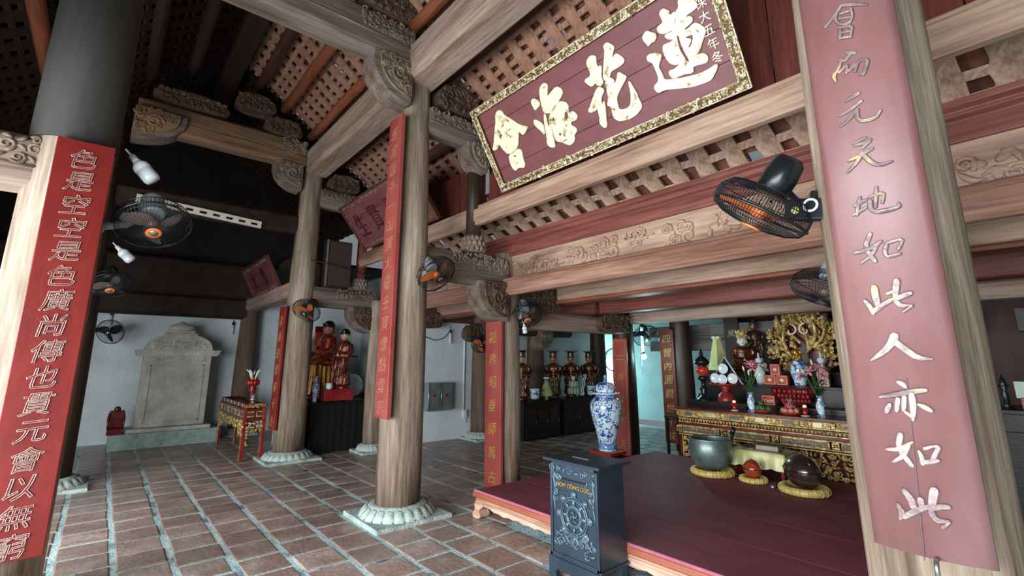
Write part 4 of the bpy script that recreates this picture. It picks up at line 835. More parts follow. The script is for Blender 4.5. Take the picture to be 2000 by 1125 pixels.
t = thing('glass_sheet', 'glass sheet over printed paper on the yellow cloth', 'glass sheet', (5.96, 2.5, PT + .269)); MB().box((0, 0, .004), (.33, .5, .005)).build('sheet', M('tinted_glass', '#8d9680', '#9aa48c', .08, 0, 4, bump=0, spec=.7), t)
MB().box((0, .15, .0075), (.2, .16, .001)).build('paper', M('printed_paper', '#c9cbb4', '#d8dac6', .5), t)
t = thing('sutra_book', 'thick brown sutra book on the yellow cloth table', 'book', (5.93, 2.42, PT + .277), R0(6)); MB().box((0, 0, .03), (.17, .23, .045)).build('pages', M('page_edges', '#8d8378', '#a59b8e', .7, 0, 30, (1, 1, 20)), t)
for z_ in (.004, .056): MB().box((-.002, 0, z_), (.18, .24, .007)).build('cover', M('brown_book_cover', '#4a4038', '#5a4e44', .5), t)
t = thing('prayer_beads', 'loop of dark prayer beads beside the sutra book', 'beads', (5.95, 2.66, PT + .278))
c = MB()
for k, (ox, oy, rr) in enumerate(((0, 0, .035), (.02, -.06, .04), (-.02, .03, .03))):
    for i in range(16): a = 2 * PI * i / 16; c.ball((ox + rr * math.cos(a), oy + rr * math.sin(a), .008 + .004 * k), .008, 8, 5)
o = c.build('beads', BLACKP, t); o['kind'] = 'stuff'

# ------------------------------------------------------------------ big porcelain jar
PORC = bpy.data.materials.new('blue_and_white_porcelain'); PORC.use_nodes = True; MATS['porc'] = PORC
nt = PORC.node_tree; b = nt.nodes['Principled BSDF']; b.inputs['Roughness'].default_value = .12; b.inputs['Specular IOR Level'].default_value = .6
tc = nt.nodes.new('ShaderNodeTexCoord'); n1 = nt.nodes.new('ShaderNodeTexNoise'); n1.inputs['Scale'].default_value = 13; n1.inputs['Detail'].default_value = 4; n1.inputs['Roughness'].default_value = .7; n1.inputs['Distortion'].default_value = 1.6
cr = nt.nodes.new('ShaderNodeValToRGB'); e = cr.color_ramp.elements; e[0].position = .49; e[0].color = sr('#d4e0e4'); e[1].position = .62; e[1].color = sr('#1c3a80'); k = e.new(.535); k.color = sr('#3f6cae'); k = e.new(.505); k.color = sr('#b4cadc')
nt.links.new(tc.outputs['Object'], n1.inputs['Vector']); nt.links.new(n1.outputs['Fac'], cr.inputs['Fac']); nt.links.new(cr.outputs['Color'], b.inputs['Base Color'])
PWHITE = M('white_porcelain', '#cfd9dc', '#e2eaec', .15, 0, 6, bump=0, spec=.6)
PBLUE = M('blue_glaze_band', '#2c4f98', '#8fb0d8', .15, 0, 40, bump=0, spec=.6, lo=.42, hi=.58)
t = thing('jar_stand', 'dark square stand with a red top under the porcelain jar', 'stand', (5.45, 4.36, 0), R0(0))
MB().box((0, 0, .305), (.36, .36, .05)).build('top', REDL, t, .006); MB().box((0, 0, .27), (.3, .3, .02)).build('neck', W_BLACK, t)
for a in (-1, 1):
    for b_ in (-1, 1): MB().box((a * .14, b_ * .14, .13), (.06, .06, .26)).build('leg', W_BLACK, t)
for a in (-1, 1): MB().box((a * .14, 0, .2), (.03, .24, .08)).build('apron', W_BLACK, t); MB().box((0, a * .14, .2), (.24, .03, .08)).build('apron', W_BLACK, t)
t = thing('porcelain_jar', 'tall lidded blue and white porcelain jar on a red-topped stand', 'jar', (5.45, 4.36, .33))
MB().lathe([(0, 0), (.125, 0), (.13, .012), (.122, .03), (.12, .08), (.128, .14), (.15, .24), (.185, .36), (.21, .47), (.222, .55), (.222, .6), (.205, .655), (.17, .69), (.148, .705)], 48).build('body', PORC, t)
MB().lathe([(.15, .698), (.142, .71), (.142, .745), (.15, .75), (.12, .75)], 40).build('neck', PBLUE, t)
MB().lathe([(.126, .02), (.128, .045), (.124, .1), (.1235, .1)], 40).build('foot_band', PBLUE, t)
ld = MB().lathe([(.19, .752), (.195, .758), (.19, .765), (.145, .772), (.143, .79), (.14, .84), (.125, .875), (.09, .9), (.04, .912), (0, .914)], 40).build('lid', PORC, t)
MB().lathe([(.192, .75), (.198, .758), (.192, .767), (.15, .768)], 40).build('lid_rim', PWHITE, ld)
k = MB(); k.ball((0, 0, .94), (.035, .03, .035), 12, 8); k.ball((.0, 0, .985), (.022, .022, .025), 10, 7); k.ball((.02, .01, .96), (.02, .014, .02), 8, 6); k.ball((-.024, -.005, .945), (.016, .014, .024), 8, 6); k.build('lion_knob', PBLUE, ld)
# ------------------------------------------------------------------ figures
SKINP = M('pale_painted_face', '#cfc6bc', '#ddd6cc', .3, 0, 6, bump=0)
SKINB = M('tan_painted_face', '#b98a6e', '#c79c80', .3, 0, 6, bump=0)
SKINR = M('rosy_painted_face', '#b97a70', '#c88a80', .3, 0, 6, bump=0)
LACQB = M('brown_gold_lacquer', '#3a1a10', '#7a4a20', .2, .25, 9, bump=.15, c3='#4e2412', spec=.6)
LACQR = M('dark_red_lacquer', '#4a100e', '#7a1e18', .22, .05, 7, bump=.1, spec=.6)
BRZ = M('dark_bronze_lacquer', '#33231c', '#5e483a', .3, .4, 8, bump=.15)
GILTF = M('gilded_robe', '#8a5a1c', '#d9a848', .28, .7, 12, bump=.2, c3='#b07c2c')
INK = M('ink_black', '#0c0a09', '#15110f', .4, 0, 5, bump=0)
REDE = M('painted_lips', '#7a2420', '#8a2e28', .4, 0, 5, bump=0)
def head(t, z, s, skin, tiltx=0.):
    """s: head height; face towards -y"""
    m = MB(); m.ball((0, 0, 0), (s * .36, s * .42, s * .5), 20, 14)
    for v in m.v:
        if v.z < 0: v.x *= 1 - .22 * (-v.z / (s * .5)); v.y *= 1 - .1 * (-v.z / (s * .5))
        if v.y < -s * .3: v.y = -s * .3 - (-s * .3 - v.y) * .6
    m.ball((0, -s * .4, -s * .06), (s * .055, s * .08, s * .11), 8, 6)
    m.ball((0, -s * .33, -s * .3), (s * .13, s * .08, s * .08), 8, 6)
    for a in (-1, 1): m.ball((a * s * .36, s * .02, -s * .06), (s * .05, s * .09, s * .17), 8, 6)
    m.lathe([(s * .17, -s * .62), (s * .17, -s * .35)], 12)
    for v in m.v: v.z += z
    ho = m.build('head', skin, t)
    f = MB()
    for a in (-1, 1):
        f.ball((a * s * .15, -s * .365, z + s * .02), (s * .07, s * .03, s * .022), 8, 5)
        f.tube([(a * s * .06, -s * .385, z + s * .1), (a * s * .16, -s * .375, z + s * .13), (a * s * .25, -s * .31, z + s * .1)], s * .014, 5)
    f.build('eyes_and_brows', INK, ho)
    MB().ball((0, -s * .385, z - s * .22), (s * .08, s * .03, s * .025), 8, 5).build('lips', REDE, ho)
    return ho
def loft(m, rings, n=20):
    P = []; F = []
    for (z, rx, ry, oy) in rings:
        for i in range(n): a = 2 * PI * i / n; P.append((rx * math.cos(a), oy + ry * math.sin(a), z))
    for j in range(len(rings) - 1):
        for i in range(n): F.append((j * n + i, j * n + (i + 1) % n, (j + 1) * n + (i + 1) % n, (j + 1) * n + i))
    F += [tuple(range(n - 1, -1, -1)), tuple((len(rings) - 1) * n + i for i in range(n))]
    m.add(P, F, True)
def hands(m, z, y, s):
    """two joined hands with fingers, in front of the chest"""
    for a in (-1, 1):
        m.ball((a * s * .3, y, z), (s * .28, s * .3, s * .42), 10, 7)
        for k in range(4): m.tube([(a * s * .25, y - s * .15 + s * .12 * k, z + s * .2), (a * s * .12, y - s * .2 + s * .12 * k, z + s * (.62 - .05 * abs(k - 1))), (a * s * .05, y - s * .2 + s * .12 * k, z + s * (.95 - .08 * abs(k - 1)))], [s * .08, s * .07, s * .05], 6)
        m.tube([(a * s * .35, y + s * .2, z), (a * s * .2, y + s * .32, z + s * .4)], [s * .09, s * .06], 6)
def figure(name, label, loc, H, rz, robe, skin, hat, pose='stand', group=None, base=None, cat='statue', arms='joined'):
    t = thing(name, label, cat, loc, rz, group); m = MB(); s = H / 5.0 if pose == 'stand' else H / 3.5
    hs = s * 1.0
    if pose == 'stand':
        top = H - hs * .98 - hat[1] * hs
        R_ = [(0, .2, .17, 0), (.03, .21, .18, 0), (.2, .18, .15, 0), (.4, .155, .13, 0), (.58, .15, .125, 0), (.72, .165, .13, 0), (.85, .19, .13, 0), (.94, .17, .11, 0), (1.0, .07, .07, 0)]
        loft(m, [(z * top, rx * H * .78, ry * H * .78, oy) for z, rx, ry, oy in R_])
        sh = top * .9; hz = top * .66
        for a in (-1, 1):
            m.tube([(a * H * .135, 0, sh), (a * H * .175, -.005, top * .76), (a * H * .15, -H * .06, top * .64), (a * H * .04, -H * .13, hz)], [H * .05, H * .055, H * .055, H * .05], 10)
            m.tube([(a * H * .11, -H * .1, top * .62), (a * H * .13, -H * .1, top * .45), (a * H * .12, -H * .09, top * .28)], [H * .055, H * .05, H * .03], 10, flat=.6)
        hands_z = hz
        for k in range(9):
            a = PI * (1.08 + .84 * k / 8); m.tube([(math.cos(a) * .158 * H, math.sin(a) * .14 * H, .02), (math.cos(a) * .12 * H, math.sin(a) * .105 * H, top * .55)], [H * .016, H * .006], 6)
    else:
        top = H - hs * .98 - hat[1] * hs
        R_ = [(0, .4, .32, -.04), (.08, .44, .36, -.05), (.2, .42, .34, -.05), (.32, .33, .26, -.02), (.5, .25, .17, 0), (.7, .26, .16, .0), (.86, .27, .15, .0), (.95, .19, .12, 0), (1.0, .08, .08, 0)]
        loft(m, [(z * top, rx * H * .78, ry * H * .78, oy * H) for z, rx, ry, oy in R_], 24)
        sh = top * .88; hz = top * .42
        for a in (-1, 1):
            m.tube([(a * H * .18, 0, sh), (a * H * .24, -H * .01, top * .6), (a * H * .19, -H * .12, top * .42), (a * H * .04, -H * .2, hz)], [H * .07, H * .075, H * .07, H * .05], 12)
            m.ball((a * H * .24, -H * .16, top * .1), (H * .16, H * .17, H * .09), 14, 8)
        for k in range(7):
            a = PI * (1.1 + .8 * k / 6); m.tube([(math.cos(a) * .34 * H, math.sin(a) * .3 * H - .05 * H, .01), (math.cos(a) * .2 * H, math.sin(a) * .15 * H, top * .4)], [H * .02, H * .01], 6)
        hands_z = hz
    bo = m.build('body', robe, t)
    rm = bo.modifiers.new('remesh', 'REMESH'); rm.mode = 'VOXEL'; rm.voxel_size = H / 75; rm.use_smooth_shade = True
    h = MB(); hands(h, hands_z, -H * (.145 if pose == 'stand' else .22), H * .05); h.build('hands', skin, t)
    # collar and sash
    c = MB()
    for a in (-1, 1): c.tube([(a * H * .05, -H * .02, top * .99), (a * H * .03, -H * .085, top * .9), (-a * H * .03, -H * .115, top * .76)], H * .012, 6)
    c.build('collar', GILTF if robe is not GILTF else LACQR, t)
    zc = top + hs * .42; head(t, zc, hs, skin)
    k, hh = hat; ht = zc + hs * .3
    if k == 'mandarin':
        m = MB(); m.lathe([(hs * .4, ht - hs * .12), (hs * .42, ht), (hs * .36, ht + hs * .3), (hs * .46, ht + hs * .55)], 18); ho = m.build('hat', robe, t)
        MB().box((0, 0, ht + hs * .6), (hs * 1.5, hs * .95, hs * .09)).build('hat_board', INK, ho, .003)
    elif k == 'crown':
        m = MB(); m.lathe([(hs * .42, ht - hs * .1), (hs * .46, ht + hs * .25), (hs * .5, ht + hs * .45), (hs * .3, ht + hs * .5)], 18)
        for i in range(9): a = 2 * PI * i / 9; m.ball((hs * .46 * math.cos(a), hs * .46 * math.sin(a), ht + hs * .5), (hs * .09, hs * .09, hs * .16), 7, 5); m.ball((hs * .45 * math.cos(a), hs * .45 * math.sin(a), ht + hs * .15), hs * .07, 7, 5)
        m.build('crown', GOLD, t)
    elif k == 'usnisha':
        m = MB(); m.ball((0, hs * .05, zc + hs * .22), (hs * .4, hs * .44, hs * .36), 16, 10); m.ball((0, hs * .05, zc + hs * .58), (hs * .17, hs * .17, hs * .16), 12, 8); m.build('hair', robe if robe is not LACQB else INK, t)
    elif k == 'cap':
        m = MB(); m.ball((0, hs * .06, zc + hs * .2), (hs * .41, hs * .46, hs * .4), 16, 10); m.lathe([(hs * .42, zc + hs * .16), (hs * .44, zc + hs * .24), (hs * .42, zc + hs * .34)], 18); ho = m.build('cap', INK, t)
        for a in (-1, 0, 1): MB().ball((a * hs * .2, -hs * .36, zc + hs * .34), (hs * .06, hs * .05, hs * .09), 8, 5).build('cap_jewel', CHROME, ho)
    if base:
        t.location.z += .06; m = MB(); m.lathe([(H * base, -.06), (H * base * 1.08, -.05), (H * base * .95, -.03), (H * base, 0)], 24, sy=.85); m.build('pedestal', LACQR, t)
    return t

# ------------------------------------------------------------------ main altar
ALR = M('altar_red_lacquer', '#4c1614', '#6e2620', .22, 0, 4, bump=.04, spec=.6)
DKP = M('grey_inlay_panel', '#4a4640', '#6e6a60', .4, .2, 12, bump=.1)
CRM = M('pale_gilt_inlay', '#b9ae88', '#d8d0ae', .35, .3, 10, bump=.1)
AX, AY0, AY1 = 6.42, 1.25, 3.82
t = thing('main_altar', 'long gilt and red carved main altar table', 'altar', (AX, AY0, 0)); AL = AY1 - AY0; aw = .42
MB().box((aw / 2 - .02, AL / 2, .87), (aw + .08, AL + .1, .03)).build('top', ALR, t, .006)
MB().box((aw / 2 + .03, AL / 2, .44), (aw - .06, AL, .84)).build('body', ALR, t)
g = MB(); g.prism([(-.06, .852), (-.045, .84), (.0, .84), (.0, .858), (-.05, .862)], -.05, AL + .05, 'y')
for z_, w_ in ((.765, .012), (.845, .01), (.69, .01), (.545, .008), (.64, .008), (.52, .014)): g.box((-.012, AL / 2, z_), (.03, AL, w_))
g.build('gilt_mouldings', GOLD, t)
# top frieze panels
ny = 8
for i in range(ny):
    y0 = AL - AL * (i + .5) / ny; w_ = AL / ny - .06
    p = MB().box((-.004, y0, .805), (.02, w_, .06)).build('frieze_panel', CRM if i % 2 else DKP, t, .003)
    q = MB()
    for s in (-1, 1): q.relief((-.016, y0 + s * w_ * .36 + .04, .78), (0, -1, 0), (0, 0, 1), (-1, 0, 0), .08, .05, i * 3 + s, .03, .006)
    q.box((-.008, y0, .778), (.02, w_ + .01, .006)); q.box((-.008, y0, .832), (.02, w_ + .01, .006)); q.build('panel_frame', GOLD, p)
    MB().box((-.008, y0 + AL / ny / 2, .805), (.025, .045, .062)).build('frieze_block', GOLD, t, .005)
sc = MB()
for i in range(64):
    y0 = AL * (i + .5) / 64; sc.ball((-.012, y0, .725), (.016, .013, .022), 7, 5); sc.tube([(-.01, y0 - .02, .75), (-.018, y0, .7), (-.01, y0 + .02, .75)], .005, 5)
o = sc.build('lotus_border', GOLD, t); o['kind'] = 'stuff'
MB().box((-.004, AL / 2, .665), (.02, AL, .045)).build('red_band', ALR, t, .008)
for i in range(4):
    y0 = AL - AL * (i + .5) / 4; w_ = AL / 4 - .14
    p = MB().box((-.002, y0, .592), (.02, w_, .06)).build('waist_panel', DKP, t, .003)
    q = MB()
    for (dy, dz, a, b) in ((0, .036, w_ + .02, .01), (0, -.036, w_ + .02, .01), (w_ / 2 + .006, 0, .01, .08), (-w_ / 2 - .006, 0, .01, .08)): q.box((-.008, y0 + dy, .592 + dz), (.025, a, b))
    q.relief((-.012, y0 + w_ * .45, .57), (0, -1, 0), (0, 0, 1), (-1, 0, 0), w_ * .9, .045, 70 + i, .04, .004); q.build('panel_frame', GOLD, p)
    b = MB().box((-.004, y0 + AL / 8, .592), (.025, .075, .075)).build('waist_block', GOLD, t, .004); MB().relief((-.02, y0 + AL / 8 + .03, .565), (0, -1, 0), (0, 0, 1), (-1, 0, 0), .06, .055, i, .03, .006).build('block_carving', FRAMEB, b)
for k in range(5):
    w_ = (AL - .1) / 5; y0 = AL - .05 - w_ * (k + .5)
    q = MB(); q.relief((-.012, y0 + w_ / 2, .1), (0, -1, 0), (0, 0, 1), (-1, 0, 0), w_, .4, 90 + k, .055, .013); q.build('apron_carving', GOLD, t)
for y0 in (.02, AL - .02): MB().box((-.004, y0, .26), (.03, .05, .52)).build('corner_post', ALR, t, .004); MB().box((-.016, y0 - .03 if y0 > 1 else y0 + .03, .26), (.02, .012, .5)).build('post_gilding', GOLD, t)
def tier(label, x0, x1, y0, y1, z, mat, fz=0.):
    t = thing('altar_tier', label, 'altar tier', (x0, y0, 0), 0, 'stepped altar tiers')
    MB().box(((x1 - x0) / 2, (y1 - y0) / 2, z - .02), (x1 - x0, y1 - y0, .04)).build('shelf', mat, t, .005)
    for k in range(3): w_ = (y1 - y0) / 3; MB().box((.03, w_ * (k + .5), (z - .04) / 2), (.03, w_ - .02, z - .04)).build('front_board', mat, t)
    for k in (0, 1): MB().box(((x1 - x0) / 2 + .02, k * (y1 - y0 - .03) + .015, (z - .04) / 2), (x1 - x0 - .06, .03, z - .04)).build('side_board', mat, t)
tier('dark lower altar tier just behind the gilt altar, holding the oil lamp', 6.88, 7.2, 1.25, 3.95, .95, W_BLACK)
tier('dark middle altar tier holding the red boxes', 7.21, 7.62, 1.25, 3.2, 1.2, W_BLACK)
tier('dark upper altar tier under the gilt dragon shrine', 7.63, 8.42, 1.25, 4.05, 1.38, W_BLACK)
# offerings ------------------------------------------------------------
def vase(label, loc, h, mat=PORC, cat='vase', prof=None):
    t = thing('porcelain_vase', label, cat, loc, 0, 'porcelain vases')
    P = prof or [(0, 0), (.3, 0), (.3, .03), (.22, .08), (.3, .3), (.34, .45), (.3, .6), (.18, .75), (.15, .88), (.24, 1.), (.21, 1.), (.12, .88), (0, .8)]
    MB().lathe([(r * h * .62, z * h) for r, z in P], 24).build('body', mat, t); MB().lathe([(h * .62 * .19, .72 * h), (h * .62 * .2, .74 * h), (h * .62 * .185, .76 * h)], 24).build('blue_ring', PBLUE, t); return t
LEAF = M('lily_leaf', '#2c4a22', '#4a6a32', .45, 0, 9, bump=.05); PETP = M('pink_lily_petal', '#b8506a', '#e0a0ac', .45, 0, 20, bump=.05); PETW = M('white_lily_bud', '#c8c6a4', '#dedcc4', .45, 0, 10, bump=.05)
def lilies(label, loc, seed, n=4, s=1., lean=0.):
    t = thing('lily_bouquet', label, 'flowers', loc, 0, 'lily bouquets'); rg = random.Random(seed)
    for k in range(n + 3):
        a = rg.uniform(0, 6.28); out = rg.uniform(.05, .14) * s; hz = rg.uniform(.16, .3) * s; bud = k >= n
        p0, p1 = V(0, 0, -.08), V(math.cos(a) * out, math.sin(a) * out, hz)
        st = MB().tube([p0, p0.lerp(p1, .5) + V(0, 0, .03), p1], .004, 6).build('stem', LEAF, t)
        d = (p1 - V(0, 0, .05)).normalized()
        if bud: MB().ball(p1 + d * .03, (.014, .014, .04), 8, 6, frame(d)).build('bud', PETW, st)
        else:
            d = V(math.cos(a) * .7 - .5, math.sin(a) * .7, .35).normalized(); fr = frame(d); f = MB()
            for q in range(6):
                b = 2 * PI * q / 6; r1 = .055 * s
                pts = [p1 + fr @ V(0, 0, 0), p1 + fr @ V(.022 * math.cos(b), .022 * math.sin(b), .03), p1 + fr @ V(.05 * math.cos(b), .05 * math.sin(b), .045), p1 + fr @ V(.078 * math.cos(b), .078 * math.sin(b), .035)]
                f.tube(pts, [.004, .016, .019, .003], 6, flat=.35)
            fo_ = f.build('blossom', PETP, st); MB().tube([p1, p1 + d * .06], [.002, .006], 5).build('pistil', PETW, fo_)
    for k in range(14):
        a = rg.uniform(0, 6.28); out = rg.uniform(.06, .17) * s; z_ = rg.uniform(.02, .2) * s
        MB().tube([(0, 0, z_ - .06), (math.cos(a) * out * .6, math.sin(a) * out * .6, z_), (math.cos(a) * out, math.sin(a) * out, z_ - .03)], [.004, .016, .002], 5, flat=.25).build('leaf', LEAF, t)
Z1 = .885
CANR = M('red_candle_glass', '#8a1210', '#a81c16', .15, 0, 5, bump=0, spec=.6); WAX = M('pale_wax', '#e0d2b0', '#efe6cc', .5, 0, 5, bump=0, emit='#ffdca0', estr=.5)
for lab, y_ in (('red glass candle left of the lime plate', 3.05), ('red glass candle beside the right vase', 2.2)):
    t = thing('candle_glass', lab, 'candle', (6.52, y_, Z1), 0, 'red altar candles'); MB().lathe([(0, 0), (.045, 0), (.05, .006), (.03, .01)], 18).build('saucer', PWHITE, t)
    MB().lathe([(0, .01), (.026, .01), (.03, .03), (.03, .1), (.026, .1), (0, .09)], 18).build('glass', CANR, t); MB().lathe([(0, .09), (.022, .09), (.02, .125), (.012, .13), (0, .13)], 14).build('wax', WAX, t)
vase('slim blue and white vase of lilies, left one on the altar', (6.62, 2.87, Z1), .24); lilies('pink and white lilies in the left altar vase', (6.62, 2.87, Z1 + .25), 5, 3, 1.15)
vase('slim blue and white vase of lilies, right one on the altar', (6.62, 2.06, Z1), .24); lilies('deep pink lilies in the right altar vase', (6.62, 2.06, Z1 + .25), 8, 5, 1.2)
def plate(label, x, y, z, r, mat):
    t = thing('offering_plate', label, 'plate', (x, y, z), 0, 'offering plates'); MB().lathe([(0, 0), (r * .6, 0), (r * .7, .01), (r, .028), (r * .98, .032), (r * .68, .016), (0, .014)], 28).build('dish', mat, t); MB().ring((0, 0, .03), (0, 0, 1), r * .99, .003, 28, 5).build('rim', mat, t); return t
REDPL = M('orange_red_plate', '#a0342a', '#b64a3c', .3, 0, 5, bump=0)
LIME = M('green_fruit_skin', '#2f4a24', '#4a6a34', .35, 0, 14, bump=.1); PEACH = M('peach_skin', '#c07a5c', '#dca084', .5, 0, 8, bump=.05); DRAG = M('dragon_fruit_skin', '#b8485c', '#cc6a74', .4, 0, 8, bump=.1)
plate('red plate heaped with green fruit', 6.56, 2.7, Z1, .115, REDPL)
for k, (dx, dy, dz) in enumerate(((-.04, .05, .05), (-.05, -.02, .05), (.03, .03, .05), (.03, -.045, .05), (-.012, .015, .11), (-.06, .0, .06), (-.02, -.075, .052))):
    t = thing('green_fruit', 'round green fruit heaped on the red plate', 'fruit', (6.56 + dx, 2.7 + dy, Z1 + dz - .036), 0, 'green fruit on the plate'); MB().ball((0, 0, .036), (.038, .038, .035), 14, 9).build('flesh', LIME, t); MB().tube([(0, 0, .066), (.003, 0, .078)], .004, 6).build('stem', LEAF, t)
plate('orange-red plate of peaches around a dragon fruit', 6.56, 2.38, Z1, .13, REDPL)
for k in range(7):
    a = 2 * PI * k / 7; t = thing('peach', 'pale peach lying around the dragon fruit', 'fruit', (6.56 + .075 * math.cos(a), 2.38 + .075 * math.sin(a), Z1 + .016), 0, 'peaches on the plate'); m = MB().ball((0, 0, .032), (.034, .034, .031), 14, 9); m.build('flesh', PEACH, t); MB().tube([(.0, .0, .06), (.002, 0, .068)], .003, 5).build('stem', LEAF, t)
t = thing('dragon_fruit', 'dragon fruit with green tips on top of the peaches', 'fruit', (6.56, 2.38, Z1 + .05)); MB().ball((0, 0, .05), (.045, .045, .056), 16, 10).build('flesh', DRAG, t)
for k in range(11):
    a = k * 2.4; z_ = .02 + .008 * k; MB().tube([(.04 * math.cos(a), .04 * math.sin(a), z_), (.062 * math.cos(a), .062 * math.sin(a), z_ + .02), (.06 * math.cos(a), .06 * math.sin(a), z_ + .04)], [.008, .006, .001], 5).build('scale', DRAG if k < 7 else LEAF, t)
for k in range(5): a = k * 1.257; MB().tube([(.01 * math.cos(a), .01 * math.sin(a), .1), (.03 * math.cos(a), .03 * math.sin(a), .15)], [.008, .001], 5).build('crown_leaf', M('pale_green_tip', '#9aa878', '#b8c098', .5), t)
Z2 = .95
t = thing('oil_lamp', 'black altar oil lamp with a red glass globe', 'lamp', (7.0, 3.72, Z2)); 
MB().lathe([(0, 0), (.13, 0), (.12, .02), (.06, .06), (.04, .12), (.06, .17), (.035, .2), (.03, .27), (.06, .3), (.085, .34), (.05, .36)], 24).build('base', BLACKP, t)
for a in range(3): MB().tube([(.1 * math.cos(a * 2.1), .1 * math.sin(a * 2.1), 0), (.06 * math.cos(a * 2.1), .06 * math.sin(a * 2.1), .1)], .012, 6).build('foot', BLACKP, t)
MB().ball((0, 0, .44), (.092, .092, .078), 24, 14).build('globe', M('glowing_red_glass', '#8a1a14', '#c04430', .15, 0, 30, bump=.1, emit='#ff3a1c', estr=.08), t)
cp = MB().lathe([(.06, .51), (.1, .54), (.115, .57), (.09, .6), (.05, .64), (.025, .66), (.035, .69), (.02, .72), (.012, .75), (0, .76)], 24).build('cap', BLACKP, t); MB().lathe([(.065, .5), (.07, .515), (.06, .53)], 24).build('collar', BLACKP, cp)
t = thing('pedestal_tray', 'red lacquered pedestal tray under the white dishes', 'tray', (7.0, 3.38, Z2)); MB().lathe([(0, 0), (.12, 0), (.125, .02), (.11, .1), (.06, .14), (.055, .18), (.09, .21), (.06, .225)], 28).build('pedestal', REDL, t); MB().lathe([(0, .225), (.21, .23), (.235, .255), (.23, .262), (.2, .245), (0, .245)], 36).build('dish', REDL, t)
t = thing('dish_rack', 'dark triangular rack holding white dishes', 'rack', (7.02, 3.38, Z2 + .247)); m = MB(); m.prism([(-.23, 0), (.23, 0), (0, .38)], .0, .04, 'x'); m.build('panel', BLACKP, t)
m = MB(); 
for a, b in (((-.235, 0), (0, .39)), ((.235, 0), (0, .39))): m.tube([(.02, a[0], a[1]), (.02, b[0], b[1])], .012, 6)
m.build('edging', WHITEP, t)
for k, (dy, dz) in enumerate(((0, .225), (.13, .085), (-.13, .085), (.01, .07))):
    t = thing('white_dish', ('white porcelain dish at the peak of the dark rack', 'white porcelain dish at the left of the dark rack', 'white porcelain dish at the right of the dark rack', 'white porcelain dish in the middle of the dark rack, in front')[k], 'dish', (6.985 - (.03 if k == 3 else 0), 3.38 + dy, Z2 + .247 + dz), 0, 'white dishes on the rack')
    rt = Matrix.Rotation(R0(-90), 3, 'Y'); MB().lathe([(0, 0), (.05, .0), (.055, .008), (.075, .022), (.073, .026), (.05, .012), (0, .01)], 28, (0, 0, 0), rt).build('dish', PWHITE, t); MB().ring((-.016, 0, 0), (-1, 0, 0), .066, .0015, 28, 4).build('gilt_line', GOLD, t)
# carved red bowl, red carton
t = thing('carved_incense_bowl', 'wide red-brown carved incense bowl on the lower tier', 'incense bowl', (7.07, 2.5, Z2)); MB().lathe([(0, 0), (.16, 0), (.15, .03), (.2, .08), (.27, .16), (.29, .23), (.26, .24), (0, .2)], 32, sx=.4).build('bowl', LACQR, t)
for k in range(3):
    for i in range(9 - k):
        y_ = -.22 + .44 * (i + .5) / (9 - k) * (.8 + .1 * k); MB().ball((-.06 - .018 * k - (.035 - .6 * y_ * y_), y_, .07 + .06 * k), (.02, .026, .032), 8, 6).build('petal', REDL, t)
def carton(label, loc, d, mat, border, txt=None, ts=.05):
    t = thing('gift_box', label, 'box', loc, 0, 'red gift boxes'); MB().box((0, 0, d[2] / 2), d).build('carton', mat, t, .003)
    m = MB(); x_ = -d[0] / 2 - .001
    for (dy, dz, a, b) in ((0, d[2] / 2 - .012, d[1] - .016, .004), (0, -d[2] / 2 + .012, d[1] - .016, .004), (d[1] / 2 - .01, 0, .004, d[2] - .02), (-d[1] / 2 + .01, 0, .004, d[2] - .02)): m.box((x_, dy, d[2] / 2 + dz), (.004, a, b))
    m.build('printed_border', border, t)
    if txt: vs, fs = glyph(txt, ts, .003); MB().add([V(x_ - p.z - .001, -p.x, d[2] * .42 + p.y) for p in vs], fs).build('lettering', border, t)
    else:
        MB().lathe([(0, 0), (min(d[1], d[2]) * .2, 0), (min(d[1], d[2]) * .2, .003), (0, .003)], 18, (x_, 0, d[2] * .5), Matrix.Rotation(R0(-90), 3, 'Y')).build('printed_seal', border, t)
BXR = M('red_carton', '#a01c18', '#b42a22', .4, 0, 5, bump=0); BXO = M('orange_red_carton', '#b03a20', '#c44e30', .35, 0, 5, bump=0)
carton('red carton with TAM lettering below the carved incense bowl', (6.915, 2.76, Z2), (.05, .17, .13), BXR, GOLDP, 'TAM', .06)
Z3 = 1.2
carton('upright orange-red gift box on top of the others', (7.33, 2.79, Z3 + .135), (.06, .13, .155), BXO, GOLDP)
carton('long orange-red gift box, right of the stacked pair', (7.33, 2.71, Z3), (.08, .15, .135), BXO, GOLDP)
carton('low orange-red gift box, left of the stacked pair', (7.33, 2.87, Z3), (.08, .16, .135), BXO, GOLDP)
carton('pale pink printed box at the right end of the middle tier', (7.33, 2.2, Z3), (.06, .13, .2), M('pink_carton', '#b87a70', '#c99084', .45), GOLDP)
JARP = [(0, 0), (.3, 0), (.32, .06), (.36, .2), (.46, .45), (.5, .62), (.44, .76), (.26, .84), (.3, .87), (.3, .9), (.16, .95), (.06, .97), (.08, 1.0), (0, 1.03)]
vase('squat lidded blue and white jar right of the gift boxes', (7.36, 2.5, Z3), .36, PORC, 'jar', JARP)
for lab, y_ in (('tall pale bottle vase left of the gift boxes', 3.08), ('tall pale bottle vase right of the squat jar', 2.26)):
    vase(lab, (7.5, y_, Z3), .4, PWHITE, 'vase', [(0, 0), (.2, 0), (.22, .1), (.3, .3), (.28, .45), (.12, .6), (.1, .75), (.2, .85), (.2, .9), (.06, .95), (.05, 1.1), (0, 1.15)])
